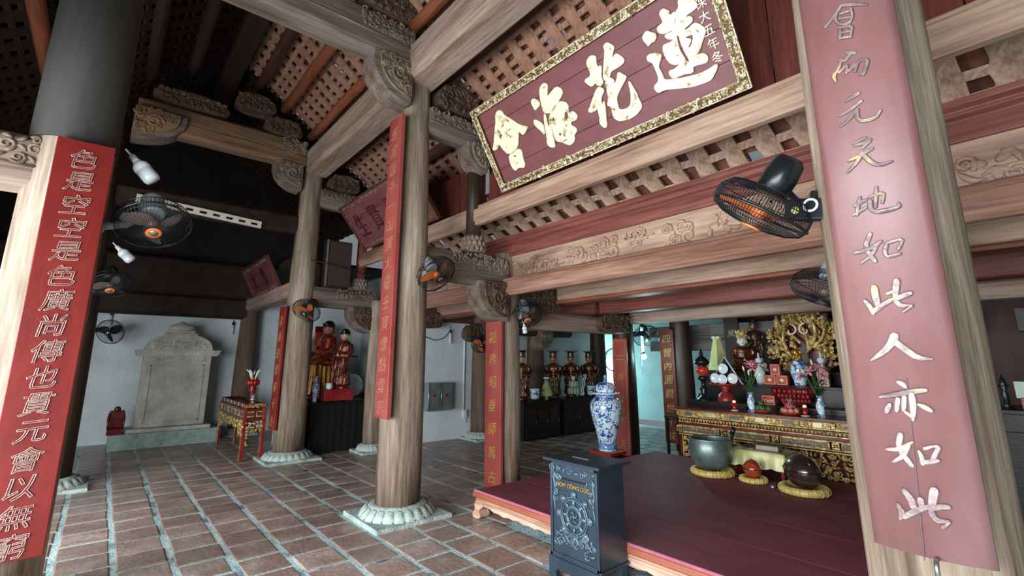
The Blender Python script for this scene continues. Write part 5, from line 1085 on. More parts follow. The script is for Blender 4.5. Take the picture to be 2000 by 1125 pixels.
# yellow paper cone
t = thing('paper_cone', 'tall pale yellow four-sided paper offering cone', 'offering cone', (7.9, 3.9, 1.38), R0(20)); MB().lathe([(.17, 0), (.06, .5), (.05, .52)], 4, smooth=False).build('cone', M('yellow_paper', '#c2bc7c', '#d6d298', .6), t)
for k in range(5):
    a = 2 * PI * k / 5; MB().ball((.05 * math.cos(a), .05 * math.sin(a), .54), (.04, .04, .03), 8, 6).build('paper_petal', M('pale_paper_flower', '#c9cbae', '#dadcc4', .6), t)
for s in range(4):
    for j in range(4):
        a = PI / 4 + s * PI / 2 + PI / 4 - PI / 4; q = .17 - .11 * (j + .5) / 4 * 1; ca = math.cos(s * PI / 2 + PI / 4); sa = math.sin(s * PI / 2 + PI / 4)
        MB().box((ca * q * .707 + .0, sa * q * .707, .08 + .1 * j), (.004, .02, .02), Matrix.Rotation(s * PI / 2 + PI / 4, 3, 'Z')).build('printed_mark', GOLD, t)
figure('seated_statue', 'seated white-faced statue with a gold crown and brown robes', (7.82, 3.44, 1.38), .66, R0(-62), LACQB, SKINP, ('crown', .45), 'sit')
figure('standing_statue', 'tall standing dark bronze Buddha behind the white-faced statue', (8.24, 3.42, 1.38), .8, R0(-65), BRZ, M('copper_face', '#6a3a26', '#8a5238', .3, .3, 8), ('usnisha', .3), 'stand', base=.14)
# nine dragon shrine
t = thing('dragon_shrine', 'gilt shrine of coiling dragons and clouds at the right of the altar', 'shrine', (7.95, 2.6, 1.38))
MB().lathe([(.3, 0), (.32, .04), (.26, .08), (.28, .12)], 28, sx=.5).build('base', GOLD, t)
rgd = random.Random(9)
for k in range(9):
    a = R0(-20 + 220 * k / 8); cx_, cz_ = .34 * math.cos(a), .44 + .34 * math.sin(a); m = MB(); pts = []; rs = []
    for i in range(22):
        s = i / 21; b = a + 3.8 * s + k; q = .1 * (1 - .4 * s)
        pts.append((-.06 - .08 * s + .03 * math.sin(7 * s + k), -(cx_ * (.5 + .5 * s) + q * math.cos(b)), cz_ * (.45 + .55 * s) + q * math.sin(b))); rs.append(.03 * (1 - .35 * abs(2 * s - 1)))
    m.tube(pts, rs, 8); d = m.build('dragon', GOLD, t); e = MB(); p = V(*pts[-1])
    e.ball(p, (.045, .035, .035), 10, 7); e.ball(p + V(-.045, 0, -.01), (.035, .022, .02), 8, 6)
    for sgn in (-1, 1): e.tube([p + V(.01, sgn * .02, .02), p + V(.03, sgn * .04, .06), p + V(.05, sgn * .03, .1)], [.01, .007, .002], 6); e.tube([p + V(-.06, sgn * .015, 0), p + V(-.09, sgn * .05, .02), p + V(-.07, sgn * .09, .05)], [.006, .004, .002], 5)
    e.build('dragon_head', GOLD, d)
for k in range(16):
    a = R0(-30 + 240 * k / 15); r_ = .3 + .14 * (k % 2); m = MB(); m.relief((-.02, r_ * math.cos(a) + .09, .36 + .42 * math.sin(a) - .06), (0, -1, 0), (0, 0, 1), (-1, 0, 0), .18, .17, k + 200, .06, .016); m.build('cloud', GOLD, t)
for k, (y_, z_) in enumerate(((.34, .3), (-.3, .32), (.42, .55), (-.44, .5), (.2, .78), (-.2, .8), (0, .86), (.12, .4), (-.14, .42), (.3, .74), (-.32, .7))):
    m = MB(); m.lathe([(.04, 0), (.045, .03), (.03, .06), (.035, .09), (.012, .11)], 10, (-.09, y_, z_ - .05)); m.ball((-.09, y_, z_ + .08), .024, 8, 6); m.build('figurine', GOLD, t)
MB().box((.06, 0, .45), (.03, .7, .8)).build('back_screen', ALR, t, .02)
m = MB()
for sgn in (-1, 1): m.scroll((-.16, sgn * .1, .6), (0, 1, 0), (0, 0, 1), (-1, 0, 0), .1, .8, .016, sgn, 20, PI / 2)
m.build('pearl_curls', GOLDP, t)
figure('gilt_statuette', 'small standing gilt child Buddha before the dragon shrine', (7.68, 2.62, 1.38), .34, R0(-68), GILTF, GOLD, ('usnisha', .1), 'stand', base=.16)
figure('gilt_statuette', 'small pale seated statuette left of the dragon shrine', (7.72, 3.12, 1.38), .2, R0(-65), GOLDP, GOLDP, ('usnisha', .1), 'sit')
t = thing('altar_finial', 'black turned finial lamp above the dragon shrine left', 'lamp', (8.15, 3.06, 1.38)); MB().lathe([(0, 0), (.07, 0), (.03, .06), (.02, .3), (.06, .4), (.09, .46), (.05, .52), (.02, .56), (.03, .6), (.01, .66), (0, .68)], 18).build('stem', BLACKP, t); MB().ring((0, 0, .46), (0, 0, 1), .085, .008, 24, 6).build('ring', BLACKP, t)
couplet('inscribed_post', 'dark upright post with faint gold letters behind the yellow cone', '-x', (8.46, 3.9), .26, .2, .0, 2.3, W_DARK, '真諦如是', ETCH, .14)
for z_, c_ in ((2.0, 'grey_far_beam'), (1.72, 'grey_far_beam')):
    ybeam('rear_rail', 'grey timber rail behind the altar, ' + ('upper' if z_ > 1.9 else 'lower') + ' one', rect(8.5, 8.62, z_, z_ + .2, .01), 3.0, 5.6, MATS[c_])
# small dark table beside the altar
t = thing('side_table', 'small black side table left of the main altar', 'table', (7.15, 4.2, 0)); MB().box((0, 0, .66), (.4, .4, .025)).build('tabletop', W_BLACK, t, .004)
for a in (-1, 1):
    for b in (-1, 1): MB().box((a * .17, b * .17, .325), (.035, .035, .65)).build('leg', W_BLACK, t)
    MB().relief((a * .17 - .02, .15, .58), (0, -1, 0), (0, 0, 1), (-1, 0, 0), .3, .06, 5, .05, .008).build('fret_apron', W_BLACK, t)
# ------------------------------------------------------------------ wall fans
GLASSB = M('smoky_blade_plastic', '#6a5a54', '#7c6c64', .25, 0, 5, bump=0)
WIRE = M('black_guard_wire', '#1c1e20', '#26282a', .4, .3, 5, bump=0)
def fan(label, c, nrm, Rr_, mount, blade, hub, motor=BLACKP, ang=0., wires=60):
    t = thing('wall_fan', label, 'fan', c, 0, 'oscillating wall fans'); f = frame(nrm); n = Vector(nrm).normalized(); d = Rr_ * .32; d2 = Rr_ * .5
    def P(r, a, z): return f @ V(r * math.cos(a), r * math.sin(a), z)
    g = MB(); g.ring((0, 0, 0), n, Rr_, Rr_ * .03, 56, 8)
    g.ring(n * d * .55, n, Rr_ * .86, Rr_ * .006, 48, 4); g.ring(-n * d2 * .5, n, Rr_ * .975, Rr_ * .012, 48, 5); g.ring(-n * d2 * .9, n, Rr_ * .8, Rr_ * .009, 48, 4); g.ring(n * d * .35, n, Rr_ * .95, Rr_ * .009, 48, 4)
    go = g.build('guard_ring', BLACKP, t)
    w = MB(); 
    for i in range(wires):
        a = 2 * PI * i / wires
        w.tube([P(Rr_, a, 0), P(Rr_ * .93, a + .02, d * .45), P(Rr_ * .7, a + .06, d * .78), P(Rr_ * .4, a + .1, d * .95), P(Rr_ * .2, a + .12, d)], Rr_ * .009, 3, cap=False)
        w.tube([P(Rr_, a, 0), P(Rr_ * .975, a, -d2 * .5), P(Rr_ * .82, a, -d2 * .88), P(Rr_ * .3, a, -d2)], Rr_ * .009, 3, cap=False)
    wo = w.build('guard_wires', WIRE, t); wo['kind'] = 'stuff'
    h = MB(); h.lathe([(0, 0), (Rr_ * .2, 0), (Rr_ * .22, Rr_ * .03), (Rr_ * .2, Rr_ * .05), (Rr_ * .13, Rr_ * .055)], 28, n * (d * .97), f); ho = h.build('badge_ring', hub, t)
    MB().lathe([(0, Rr_ * .03), (Rr_ * .13, Rr_ * .03), (Rr_ * .12, Rr_ * .06), (0, Rr_ * .065)], 20, n * (d * .97), f).build('badge', CHROME, ho)
    for k in range(3):
        b = MB(); pp = []; q = 9
        for i in range(q):
            s = i / (q - 1); r = Rr_ * (.16 + .7 * s); w_ = Rr_ * (.16 + .34 * math.sin(PI * min(1, s * .85 + .12))); a0 = ang + k * 2 * PI / 3 + .5 * s
            for e in (-.5, .5):
                a = a0 + e * w_ / r * .9; pp.append(P(r, a, e * Rr_ * .16 * (1 - .4 * s)))
        m = len(pp); tk = n * (Rr_ * .012)
        b.add(pp + [p - tk for p in pp], [(2 * i, 2 * i + 1, 2 * i + 3, 2 * i + 2) for i in range(q - 1)] + [(m + 2 * i, m + 2 * i + 2, m + 2 * i + 3, m + 2 * i + 1) for i in range(q - 1)], True); b.build('blade', blade, t)
    MB().lathe([(0, -Rr_ * .12), (Rr_ * .17, -Rr_ * .12), (Rr_ * .18, Rr_ * .05), (Rr_ * .1, Rr_ * .12), (0, Rr_ * .13)], 20, (0, 0, 0), f).build('hub', blade, t)
    m = MB(); m.lathe([(Rr_ * .26, -Rr_ * .42), (Rr_ * .34, -Rr_ * .5), (Rr_ * .35, -Rr_ * .85), (Rr_ * .32, -Rr_ * 1.14), (Rr_ * .24, -Rr_ * 1.24), (0, -Rr_ * 1.25)], 24, (0, 0, 0), f); m.build('motor_housing', motor, t)
    mt = Vector(mount) - Vector(c); k0 = n * (-Rr_ * .7)
    mid = k0.lerp(mt, .5) + V(0, 0, -Rr_ * .22)
    ar = MB().tube([k0, mid, mt], [Rr_ * .1, Rr_ * .12, Rr_ * .13], 8).build('bracket_arm', motor, t)
    dm = (mt - mid).normalized(); MB().box(mt, (Rr_ * .5, Rr_ * .42, Rr_ * .12), frame(dm)).build('wall_plate', motor, ar, .006)
    return t
fan('dark wall fan with an orange badge on the left foreground column', (.158, 4.45, 2.567), (.083, -.519, -.834), .245, (-.16, 4.45, 2.5), GLASSB, ORANGE, GREYP, .4)
fan('dim wall fan half hidden behind the left foreground column', (-.063, 8.1, 2.507), (.083, -.519, -.834), .24, (-.22, 8.2, 2.45), GLASSB, ORANGE, BLACKP, 1.)
fan('dark fan outline against the stele wall top left', (.02, 11.3, 2.045), (-.45, -.75, -.3), .22, (-.2, 11.85, 2.1), W_BLACK, W_BLACK, BLACKP, .2, 40)
fan('fan with three orange blades on the rear column', (2.408, 8.0, 2.324), (-.514, -.449, -.698), .22, (2.42, 8.16, 2.42), ORANGE, BLACKP, BLACKP, .35)
fan('fan with orange blades turned sideways on the central column', (2.675, 4.42, 2.467), (.172, -.647, -.638), .225, (2.55, 4.5, 2.46), ORANGE, BLACKP, GREYP, 1.1)
fan('grey-bladed fan with an orange badge on the platform corner column', (4.186, 4.62, 2.113), (-.209, -.554, -.776), .22, (4.1, 4.68, 2.12), GLASSB, ORANGE, GREYP, .8)
fan('dark fan hanging beside the bright passage', (7.0, 4.683, 1.941), (-.476, -.558, -.659), .215, (6.9, 4.85, 1.98), W_BLACK, BLACKP, BLACKP, .1)
fan('large close fan seen edge-on, left of the right foreground column', (2.42, .92, 2.278), (-.068, .567, -.809), .235, (2.48, .7, 2.28), ORANGE, ORANGE, BLACKP, .6, 96)
bk = MB().box((.035, -.2, -.03), (.07, .17, .1), Matrix.Rotation(R0(12), 3, 'X')).build('control_box', BLACKP, bpy.data.objects['wall_fan.007'], .008)
MB().ring((-.003, -.23, -.02), (-1, 0, 0), .028, .006, 22, 6).build('dial_label', WHITEP, bk)
MB().lathe([(0, 0), (.018, 0), (.018, .003), (0, .003)], 16, (-.001, -.165, -.03), Matrix.Rotation(R0(-90), 3, 'Y')).build('sticker', M('yellow_sticker', '#b8b060', '#c8c070', .5), bk)
fan('grey fan rim poking out behind the right foreground column', (4.0, 1.12, 2.04), (-.3, .3, -.9), .235, (4.05, .84, 2.1), GLASSB, BLACKP, GREYP, .9)
fan('small far fan glimpsed behind the gold-lettered couplet', (5.784, 7.75, 1.862), (-.4, -.7, -.5), .2, (5.9, 7.83, 1.9), ORANGE, BLACKP, BLACKP, .2, 40)
column('inner column hidden behind the right foreground column', 4.05, .69, .16, .15, 2.95, None, False)

# ------------------------------------------------------------------ lamps and cables
BULB = M('frosted_bulb', '#c9cfd2', '#d8dcde', .25, 0, 5, bump=0, spec=.6)
def bulb(label, p, d, s=1.):
    t = thing('led_bulb', label, 'bulb', p, 0, 'white screw bulbs'); f = frame(d)
    MB().lathe([(.022 * s, -.06 * s), (.024 * s, -.02 * s), (.03 * s, 0)], 14, (0, 0, 0), f).build('socket', WHITEP, t)
    MB().lathe([(.03 * s, 0), (.055 * s, .03 * s), (.058 * s, .06 * s), (.056 * s, .07 * s)], 20, (0, 0, 0), f).build('heat_sink', WHITEP, t)
    MB().lathe([(.056 * s, .07 * s), (.057 * s, .15 * s), (.048 * s, .172 * s), (0, .178 * s)], 20, (0, 0, 0), f).build('diffuser', BULB, t)
    e = Vector(p); dd = Vector(d).normalized(); MB().tube([-dd * .05 * s, -dd * .09 * s + V(-.02, 0, .02)], .008 * s, 6).build('lead', WHITEP, t)
bulb('big white bulb beside the left column couplet top', (.0, 4.45, 3.04), (.62, -.1, -.7), 1.02)
bulb('smaller white bulb below the left column fan', (-.02, 8.12, 3.0), (.62, -.1, -.62), 1.12)
bulb('white bulb under the grey-bladed fan at the platform corner column', (4.13, 4.6, 1.98), (.1, -.1, -1), .55)
xbeam('cross_beam', 'shade-darkened beam carrying a slotted white trunking in the dark left bay', -.2, 2.25, 8.4, .2, 3.68, 4.0, SHADEW)  # beam colour darkened for the unlit left bay
t = thing('cable_trunking', 'white slotted trunking strip on the dark beam above the left fan', 'trunking', (.06, 8.26, 3.8)); m = MB(); rt = Matrix.Rotation(R0(3.6), 3, 'Y')
MB().box((.8, 0, -.05), (1.62, .03, .11), rt).build('channel', M('cream_plastic', '#c8c2b0', '#d8d2c2', .4, 0, 5, bump=0), t)
for i in range(9): MB().box((.1 + .175 * i, -.017, -.012 - .0112 * i), (.09, .006, .035), rt).build('slot', BLACKP, t)
t = thing('wall_conduit', 'white cable conduit running down the wall to a switch', 'conduit', (5.73, 8.262, 0)); MB().tube([(0, 0, .5), (0, 0, 1.8), (.0, 0, 2.28)], .018, 8).build('pipe', WHITEP, t)
sb = MB().box((.02, -.02, .47), (.1, .05, .16)).build('switch_box', WHITEP, t, .006); MB().box((.02, -.047, .48), (.05, .01, .07)).build('rocker', WHITEP, sb); MB().tube([(.03, -.02, .39), (.04, -.02, .33), (.03, -.02, .3)], .008, 6).build('loose_end', WHITEP, t)
def tube_lamp(label, p, L_, em=0.):
    t = thing('tube_lamp', label, 'lamp', p, 0, 'small tube lamps'); MB().tube([(0, 0, 0), (0, 0, L_)], .022, 12).build('tube', M('lit_tube', '#c8e4e8', '#d8f0f4', .3, 0, 5, bump=0, emit='#7fe6ff', estr=4.) if em else WHITEP, t); MB().tube([(0, 0, L_), (0, 0, L_ + .06)], .028, 10).build('cap', BLACKP, t); MB().tube([(0, 0, L_ + .06), (0, 0, L_ + .12)], .008, 6).build('hook', BLACKP, t)
tube_lamp('short white tube lamp hanging at the top of the white wall', (5.33, 8.2, 1.87), .22)
tube_lamp('small white tube lamp at the right edge of the stele wall', (2.08, 11.95, 2.1), .2)
tube_lamp('greenish tube lamp at the upper left corner of the stele wall', (.0, 11.95, 2.2), .2)
tube_lamp('glowing blue tube lamp hanging beside the dark fan', (6.99, 4.76, 1.68), .42, 1)
t = thing('passage_bulb', 'glowing white-cyan bulb at the bright passage', 'bulb', (6.99, 4.74, 1.6)); MB().ball((0, 0, 0), .045, 16, 10).build('glass', M('glowing_bulb', '#e8ffff', '#f4ffff', .3, 0, 5, bump=0, emit='#b8fbff', estr=9.), t); MB().tube([(0, 0, .04), (0, 0, .08)], .02, 10).build('socket', BLACKP, t)
for k, (dx, L_) in enumerate(((-.12, .3), (-.05, .45))): MB().tube([(dx, .02, .15), (dx + .01, .02, .15 - L_)], .004, 5).build('pull_cord', WHITEP, t); MB().ball((dx + .01, .02, .14 - L_), .012, 8, 6).build('cord_knob', WHITEP, t)
pl = bpy.data.lights.new('passage_bulb_light', 'POINT'); pl.energy = 22; pl.color = (.55, .97, 1); pl.shadow_soft_size = .05; po = bpy.data.objects.new('passage_bulb_light', pl); COL.objects.link(po); po.location = (7.06, 4.68, 1.6)
for lab, pts in (('thin black cable sagging to the hanging tube lamp', [(4.75, 8.25, 2.0), (5.0, 8.25, 1.93), (5.2, 8.25, 1.98), (5.33, 8.22, 2.12)]), ('thin black cable looping down the central column', [(3.98, 4.6, 2.75), (4.02, 4.6, 2.4), (4.08, 4.6, 2.25), (4.1, 4.62, 2.2)]), ('wire tied across the speaker on the tie beam', [(2.45, 8.12, 3.2), (2.8, 8.05, 3.16), (3.15, 8.05, 3.1), (3.5, 8.1, 3.05)])):
    tag(MB().tube(pts, .007, 6).build('cable', BLACKP), lab, 'cable', 'loose cables')
t = thing('speaker', 'dark loudspeaker box standing on the tie beam', 'speaker', (2.93, 8.28, 2.785), R0(-4)); MB().box((0, .0, .41), (.44, .34, .82)).build('cabinet', M('brown_black_vinyl', '#2a211d', '#382c27', .45, 0, 8, bump=.1), t, .01); MB().box((.02, -.175, .41), (.38, .012, .76)).build('grille', M('speaker_cloth', '#33261f', '#3f3029', .8, 0, 40, bump=.3), t, .004); MB().box((-.205, -.18, .41), (.03, .02, .82)).build('metal_edge', CHROME, t)

# ------------------------------------------------------------------ first aid cabinet
t = thing('first_aid_cabinet', 'grey metal first aid cabinet with red crosses on the white wall', 'cabinet', (5.08, 8.17, .58)); GM = M('painted_grey_metal', '#77807e', '#8d9694', .35, .3, 6, bump=0)
MB().box((0, .03, .265), (.55, .16, .53)).build('body', GM, t, .006)
for k, x_ in enumerate((-.14, .14)):
    d = MB().box((x_, -.06, .265), (.255, .02, .5)).build('door', M('frosted_glass_door', '#5e6866', '#78827f', .2, .1, 6, bump=0), t, .004); m = MB()
    m.box((x_, -.073, .29), (.024, .008, .08)); m.box((x_, -.073, .29), (.08, .008, .024)); m.build('red_cross', M('cross_red', '#b02020', '#c03030', .4, 0, 5, bump=0), d)
    MB().tube([(x_ - .125, -.075, .0), (x_ - .125, -.075, .53)], .008, 8).build('door_edge', CHROME, d)

# ------------------------------------------------------------------ stone stele
t = thing('stone_stele', 'carved grey stone stele with domed cap on a plinth', 'stele', (1.1, 11.3, 0))
MB().box((-.04, 0, .135), (1.66, .72, .27)).build('plinth', M('greenish_plinth_stone', '#7d918a', '#a2b5ac', .85, 0, 10, bump=.4, bscale=50), t, .012)
MB().box((-.02, 0, .3), (1.3, .56, .07)).build('step', STELE, t, .01)
sl = MB(); sl.box((0, .05, .98), (1.08, .26, 1.3)); sl.build('slab', STELE, t, .012)
m = MB(); m.box((0, -.085, 1.56), (.86, .02, .1)); 
for (dx, dz, a, b) in ((0, .42, .86, .03), (0, 1.44, .86, .03), (-.42, .93, .03, 1.05), (.42, .93, .03, 1.05)): m.box((dx, -.086, dz), (a, .02, b))
fr = m.build('inscription_frame', STELE, t, .004); MB().relief((-.4, -.1, 1.53), (1, 0, 0), (0, 0, 1), (0, -1, 0), .8, .06, 33, .06, .006).build('frieze', STELE, fr)
MB().prism([(-.66, 1.66), (-.62, 1.62), (.62, 1.62), (.66, 1.66), (.68, 1.73), (-.68, 1.73)], -.16, .24, 'y').build('cornice', STELE, t, .008)
P = [(-.55, 1.73)] + [(-.53 * math.cos(R0(a)) if a < 90 else 0, 1.73 + .32 * math.sin(R0(a)) ** .8) for a in range(8, 66, 8)] + [(.53 * math.cos(R0(a)), 1.73 + .32 * math.sin(R0(a)) ** .8) for a in range(64, 4, -8)] + [(.55, 1.73)]
c = MB().prism(P, -.12, .2, 'y').build('domed_cap', STELE, t, .01); MB().relief((-.44, -.123, 1.75), (1, 0, 0), (0, 0, 1), (0, -1, 0), .88, .16, 35, .08, .012).build('cloud_carving', STELE, c)
MB().box((0, .04, 2.03), (.52, .28, .06)).build('finial_base', STELE, t, .01); MB().box((0, .04, 2.085), (.44, .22, .05)).build('finial_step', STELE, t, .01)
MB().lathe([(.2, 2.11), (.225, 2.15), (.21, 2.19), (.14, 2.23), (.06, 2.26), (.03, 2.285), (0, 2.3)], 24, (0, .04, 0), sy=.6).build('finial', STELE, t)
t = thing('small_shrine_seat', 'small dark red wooden seat on the left end of the stele plinth', 'seat', (.3, 11.0, .272)); MB().box((0, .05, .05), (.22, .2, .1)).build('base', LACQR, t, .005); MB().box((0, .14, .25), (.2, .03, .3)).build('back', LACQR, t, .01)
for a in (-1, 1): MB().tube([(a * .1, -.03, .1), (a * .11, .02, .28), (a * .1, .14, .36)], .016, 8).build('arm', LACQR, t)
MB().ball((0, .12, .42), (.05, .03, .05), 10, 7).build('crest', LACQR, t)

# ------------------------------------------------------------------ gilt side table
t = thing('gilt_side_table', 'red and gold carved side table beside the rear column', 'table', (1.95, 9.62, 0)); hx, hy, hz = .15, 1.0, .84
MB().box((0, 0, hz - .035), (hx * 2, hy * 2, .03)).build('top', ALR, t, .004)
for (dx, dy, a, b) in ((-hx, 0, .025, hy * 2), (0, -hy, hx * 2, .025), (hx, 0, .025, hy * 2), (0, hy, hx * 2, .025)):
    MB().box((dx, dy, hz - .005), (a, b, .05)).build('rim_rail', ALR, t, .004); MB().box((dx * .97, dy * .99, hz - .15), (a * .8, b * .97, .18)).build('frieze', ALR, t)
for i in range(7):
    y_ = -hy + .15 + i * .3; MB().box((-hx - .006, y_, hz - .005), (.02, .05, .05)).build('gilt_knob', GOLD, t, .004)
    p = MB().box((-hx - .002, y_, hz - .14), (.02, .22, .09)).build('gilt_panel', GOLD, t, .003); MB().box((-hx - .009, y_, hz - .14), (.016, .18, .055)).build('inlay', DKP, p)
for i in range(2):
    x_ = -.07 + .14 * i; p = MB().box((x_, -hy - .002, hz - .14), (.11, .02, .09)).build('gilt_panel', GOLD, t, .003); MB().box((x_, -hy - .009, hz - .14), (.09, .016, .055)).build('inlay', FRAMEB, p)
    MB().relief((x_ - .08, -hy - .012, hz - .04), (1, 0, 0), (0, 0, 1), (0, -1, 0), .16, .05, i, .03, .005).build('rim_carving', GOLD, t)
for i in range(6):
    w_ = 2 * hy / 6; dep = .22 if i in (0, 5) else .14; MB().relief((-hx - .004, -hy + w_ * i, hz - .24 - dep), (0, 1, 0), (0, 0, 1), (-1, 0, 0), w_, dep, 60 + i, .06, .014).build('apron_carving', GOLD, t)
MB().relief((-hx + .03, -hy - .004, hz - .42), (1, 0, 0), (0, 0, 1), (0, -1, 0), .25, .18, 71, .055, .013).build('apron_carving', GOLD, t); MB().relief((-hx + .03, -hy - .004, .2), (1, 0, 0), (0, 0, 1), (0, -1, 0), .07, .22, 72, .05, .012).build('leg_bracket', GOLD, t)
for a in (-1, 1):
    for b in (-1, 1):
        l = MB().box((a * (hx - .01), b * (hy - .01), (hz - .05) / 2), (.05, .05, hz - .05)).build('leg', REDL, t, .005); MB().box((a * (hx - .01) - .02, b * (hy - .04), .3), (.014, .018, .6)).build('leg_gilding', GOLD, l)
Zg = .84
for lab, (x_, y_), h_, mt in (('red lotus offering lamp with white leaves on the gilt table', (1.93, 8.86), .5, REDL), ('black turned lamp behind the red lotus on the gilt table', (1.98, 9.12), .62, BLACKP), ('short glass and silver candle cup on the gilt table', (1.92, 8.7), .2, CHROME)):
    t = thing('altar_lamp', lab, 'lamp', (x_, y_, Zg - .018), 0, 'lamps on the gilt table'); MB().lathe([(0, 0), (.07, 0), (.06, .02), (.025, .05), (.03, h_ * .4), (.06, h_ * .5), (.035, h_ * .6), (.05, h_ * .8), (.02, h_ * .92), (0, h_)], 18).build('stem', mt, t)
    if mt is REDL:
        for k in range(9): a = 2 * PI * k / 9; MB().ball((.07 * math.cos(a), .07 * math.sin(a), h_ * .72), (.03, .03, .05), 8, 6).build('petal', CANR, t)
        for k in range(5): a = k * 1.3; MB().tube([(.03 * math.cos(a), .03 * math.sin(a), h_ * .8), (.07 * math.cos(a), .07 * math.sin(a), h_ * 1.05), (.13 * math.cos(a), .13 * math.sin(a), h_ * 1.15)], [.01, .014, .004], 6).build('white_leaf', PWHITE, t)
    else: MB().ring((0, 0, h_ * .52), (0, 0, 1), .06, .008, 20, 6).build('ring', mt, t)

# ------------------------------------------------------------------ side altar with seated figure
BLKC = M('black_altar_cloth', '#050404', '#0a0908', .85, 0, 6, bump=.2)
t = thing('side_altar', 'black cloth-fronted side altar under the painted statues', 'altar', (3.4, 9.08, 0)); MB().box((0, 0, .82), (1.38, 1.3, .04)).build('top', W_BLACK, t, .005); MB().box((0, .03, .4), (1.32, 1.2, .8)).build('body', BLKC, t)
m = MB(); n = 60; P = []
for i in range(n + 1):
    x_ = -.67 + 1.34 * i / n; yy = -.63 - .008 * math.sin(i * 1.1); P += [(x_, yy, .01), (x_, yy + .008 * math.sin(i * 1.1), .8)]
m.add(P, [(2 * i, 2 * i + 2, 2 * i + 3, 2 * i + 1) for i in range(n)], True); m.build('cloth_front', BLKC, t)
wall('wall_partition', (3.4, 9.98, 1.3), (1.6, .1, 2.6))
struct(MB().box((3.72, 9.917, 1.62), (.9, .02, .025)).build('trim_1', W_DARK)); struct(MB().box((3.74, 9.917, 1.25), (.02, .02, .75)).build('trim_2', W_DARK))
t = thing('draped_throne', 'gold-draped throne seat under the seated painted statue', 'throne', (3.18, 9.12, .84)); MB().box((0, 0, .3), (.56, .5, .6)).build('block', LACQR, t, .01)
m = MB(); n = 48; P = []
for i in range(n + 1):
    x_ = -.3 + .6 * i / n; f_ = .025 * abs(math.sin(i * .5)); P += [(x_, -.27 - f_, .62), (x_, -.29 - f_ * 1.4, .3), (x_, -.3 - f_ * 2, .06 + .05 * math.cos(i * .26))]
m.add(P, [(3 * i + j, 3 * i + 3 + j, 3 * i + 4 + j, 3 * i + 1 + j) for i in range(n) for j in (0, 1)], True); m.build('gold_drape', M('gold_brocade', '#7a4a1c', '#c88c3a', .3, .55, 8, (3, 3, .4), .2), t)
m = MB(); P = []
for i in range(n + 1):
    y_ = -.27 + .54 * i / n; f_ = .025 * abs(math.sin(i * .5)); P += [(-.3 - f_, y_, .62), (-.31 - f_ * 1.4, y_, .3), (-.32 - f_ * 2, y_, .06 + .05 * math.cos(i * .26))]
m.add(P, [(3 * i + j, 3 * i + 3 + j, 3 * i + 4 + j, 3 * i + 1 + j) for i in range(n) for j in (0, 1)], True); m.build('gold_drape', MATS['gold_brocade'], t)
figure('painted_statue', 'seated painted statue in red and gold robe with a black cap', (3.18, 9.12, 1.442), .86, R0(-72), M('red_gold_robe', '#7a1a14', '#c08a40', .28, .35, 7, bump=.15, c3='#8e2a1c'), SKINR, ('cap', .12), 'sit')
figure('painted_statue', 'standing attendant in brown and red robe, right of the seated statue', (3.3, 8.58, 1.045), 1.02, R0(-62), M('brown_red_robe', '#3c1a12', '#8a5c30', .3, .3, 6, bump=.15, c3='#5e1e16'), SKINB, ('cap', .12), 'stand', base=.13)
figure('painted_statue', 'small dark attendant behind the rear column, left of the seated statue', (2.84, 9.6, .84), 1.08, R0(-60), BRZ, SKINB, ('cap', .1), 'stand', base=.13)
vase('white and blue bottle vase before the seated statue', (2.83, 8.53, .84), .43, PORC, 'vase', [(0, 0), (.14, 0), (.15, .05), (.13, .15), (.2, .4), (.24, .55), (.2, .66), (.1, .74), (.1, .9), (.17, 1.), (.14, 1.), (.07, .9), (0, .7)])
t = thing('red_stand', 'low red lacquered stand on the black side altar', 'stand', (3.22, 8.57, .84)); MB().box((0, 0, .1), (.5, .24, .18)).build('body', REDL, t, .006); MB().box((0, 0, .195), (.54, .27, .02)).build('top', REDL, t, .004)
t = thing('white_cup', 'white cup on the low red stand', 'cup', (3.06, 8.53, 1.045)); MB().lathe([(0, 0), (.045, 0), (.055, .03), (.055, .1), (.05, .1), (.05, .02), (0, .015)], 20).build('cup', PWHITE, t); MB().lathe([(.056, .095), (.058, .105), (.05, .105)], 20).build('rim', PWHITE, t)
t = thing('round_white_plate', 'round white plate leaning at the right of the side altar', 'plate', (3.78, 9.3, .84)); MB().lathe([(0, 0), (.16, 0), (.22, .03), (.215, .035), (.155, .01), (0, .01)], 36, (0, 0, .22), Matrix.Rotation(R0(80), 3, 'X')).build('plate', PWHITE, t); MB().box((0, .05, .04), (.18, .12, .08)).build('easel', W_DARK, t)
t = thing('potted_herb', 'pale green leafy bunch at the right of the side altar', 'plant', (3.9, 8.9, .84)); MB().lathe([(0, 0), (.07, 0), (.09, .1), (.08, .1), (0, .08)], 18).build('pot', W_BLACK, t); rgh = random.Random(3)
for k in range(16): a = rgh.uniform(0, 6.28); o_ = rgh.uniform(.05, .2); MB().tube([(0, 0, .08), (o_ * .5 * math.cos(a), o_ * .5 * math.sin(a), .25), (o_ * math.cos(a), o_ * math.sin(a), rgh.uniform(.22, .36))], [.005, .02, .004], 5, flat=.4).build('leaf', M('pale_herb_leaf', '#6a7050', '#8a9070', .5), t)
t = thing('red_tablet', 'red lacquered tablet behind the head of the seated statue', 'tablet', (3.3, 9.7, .84)); MB().box((0, 0, .68), (.34, .08, 1.36)).build('panel', REDL, t, .01); MB().box((0, -.045, 1.3), (.38, .03, .12)).build('head_board', LACQR, t, .008)

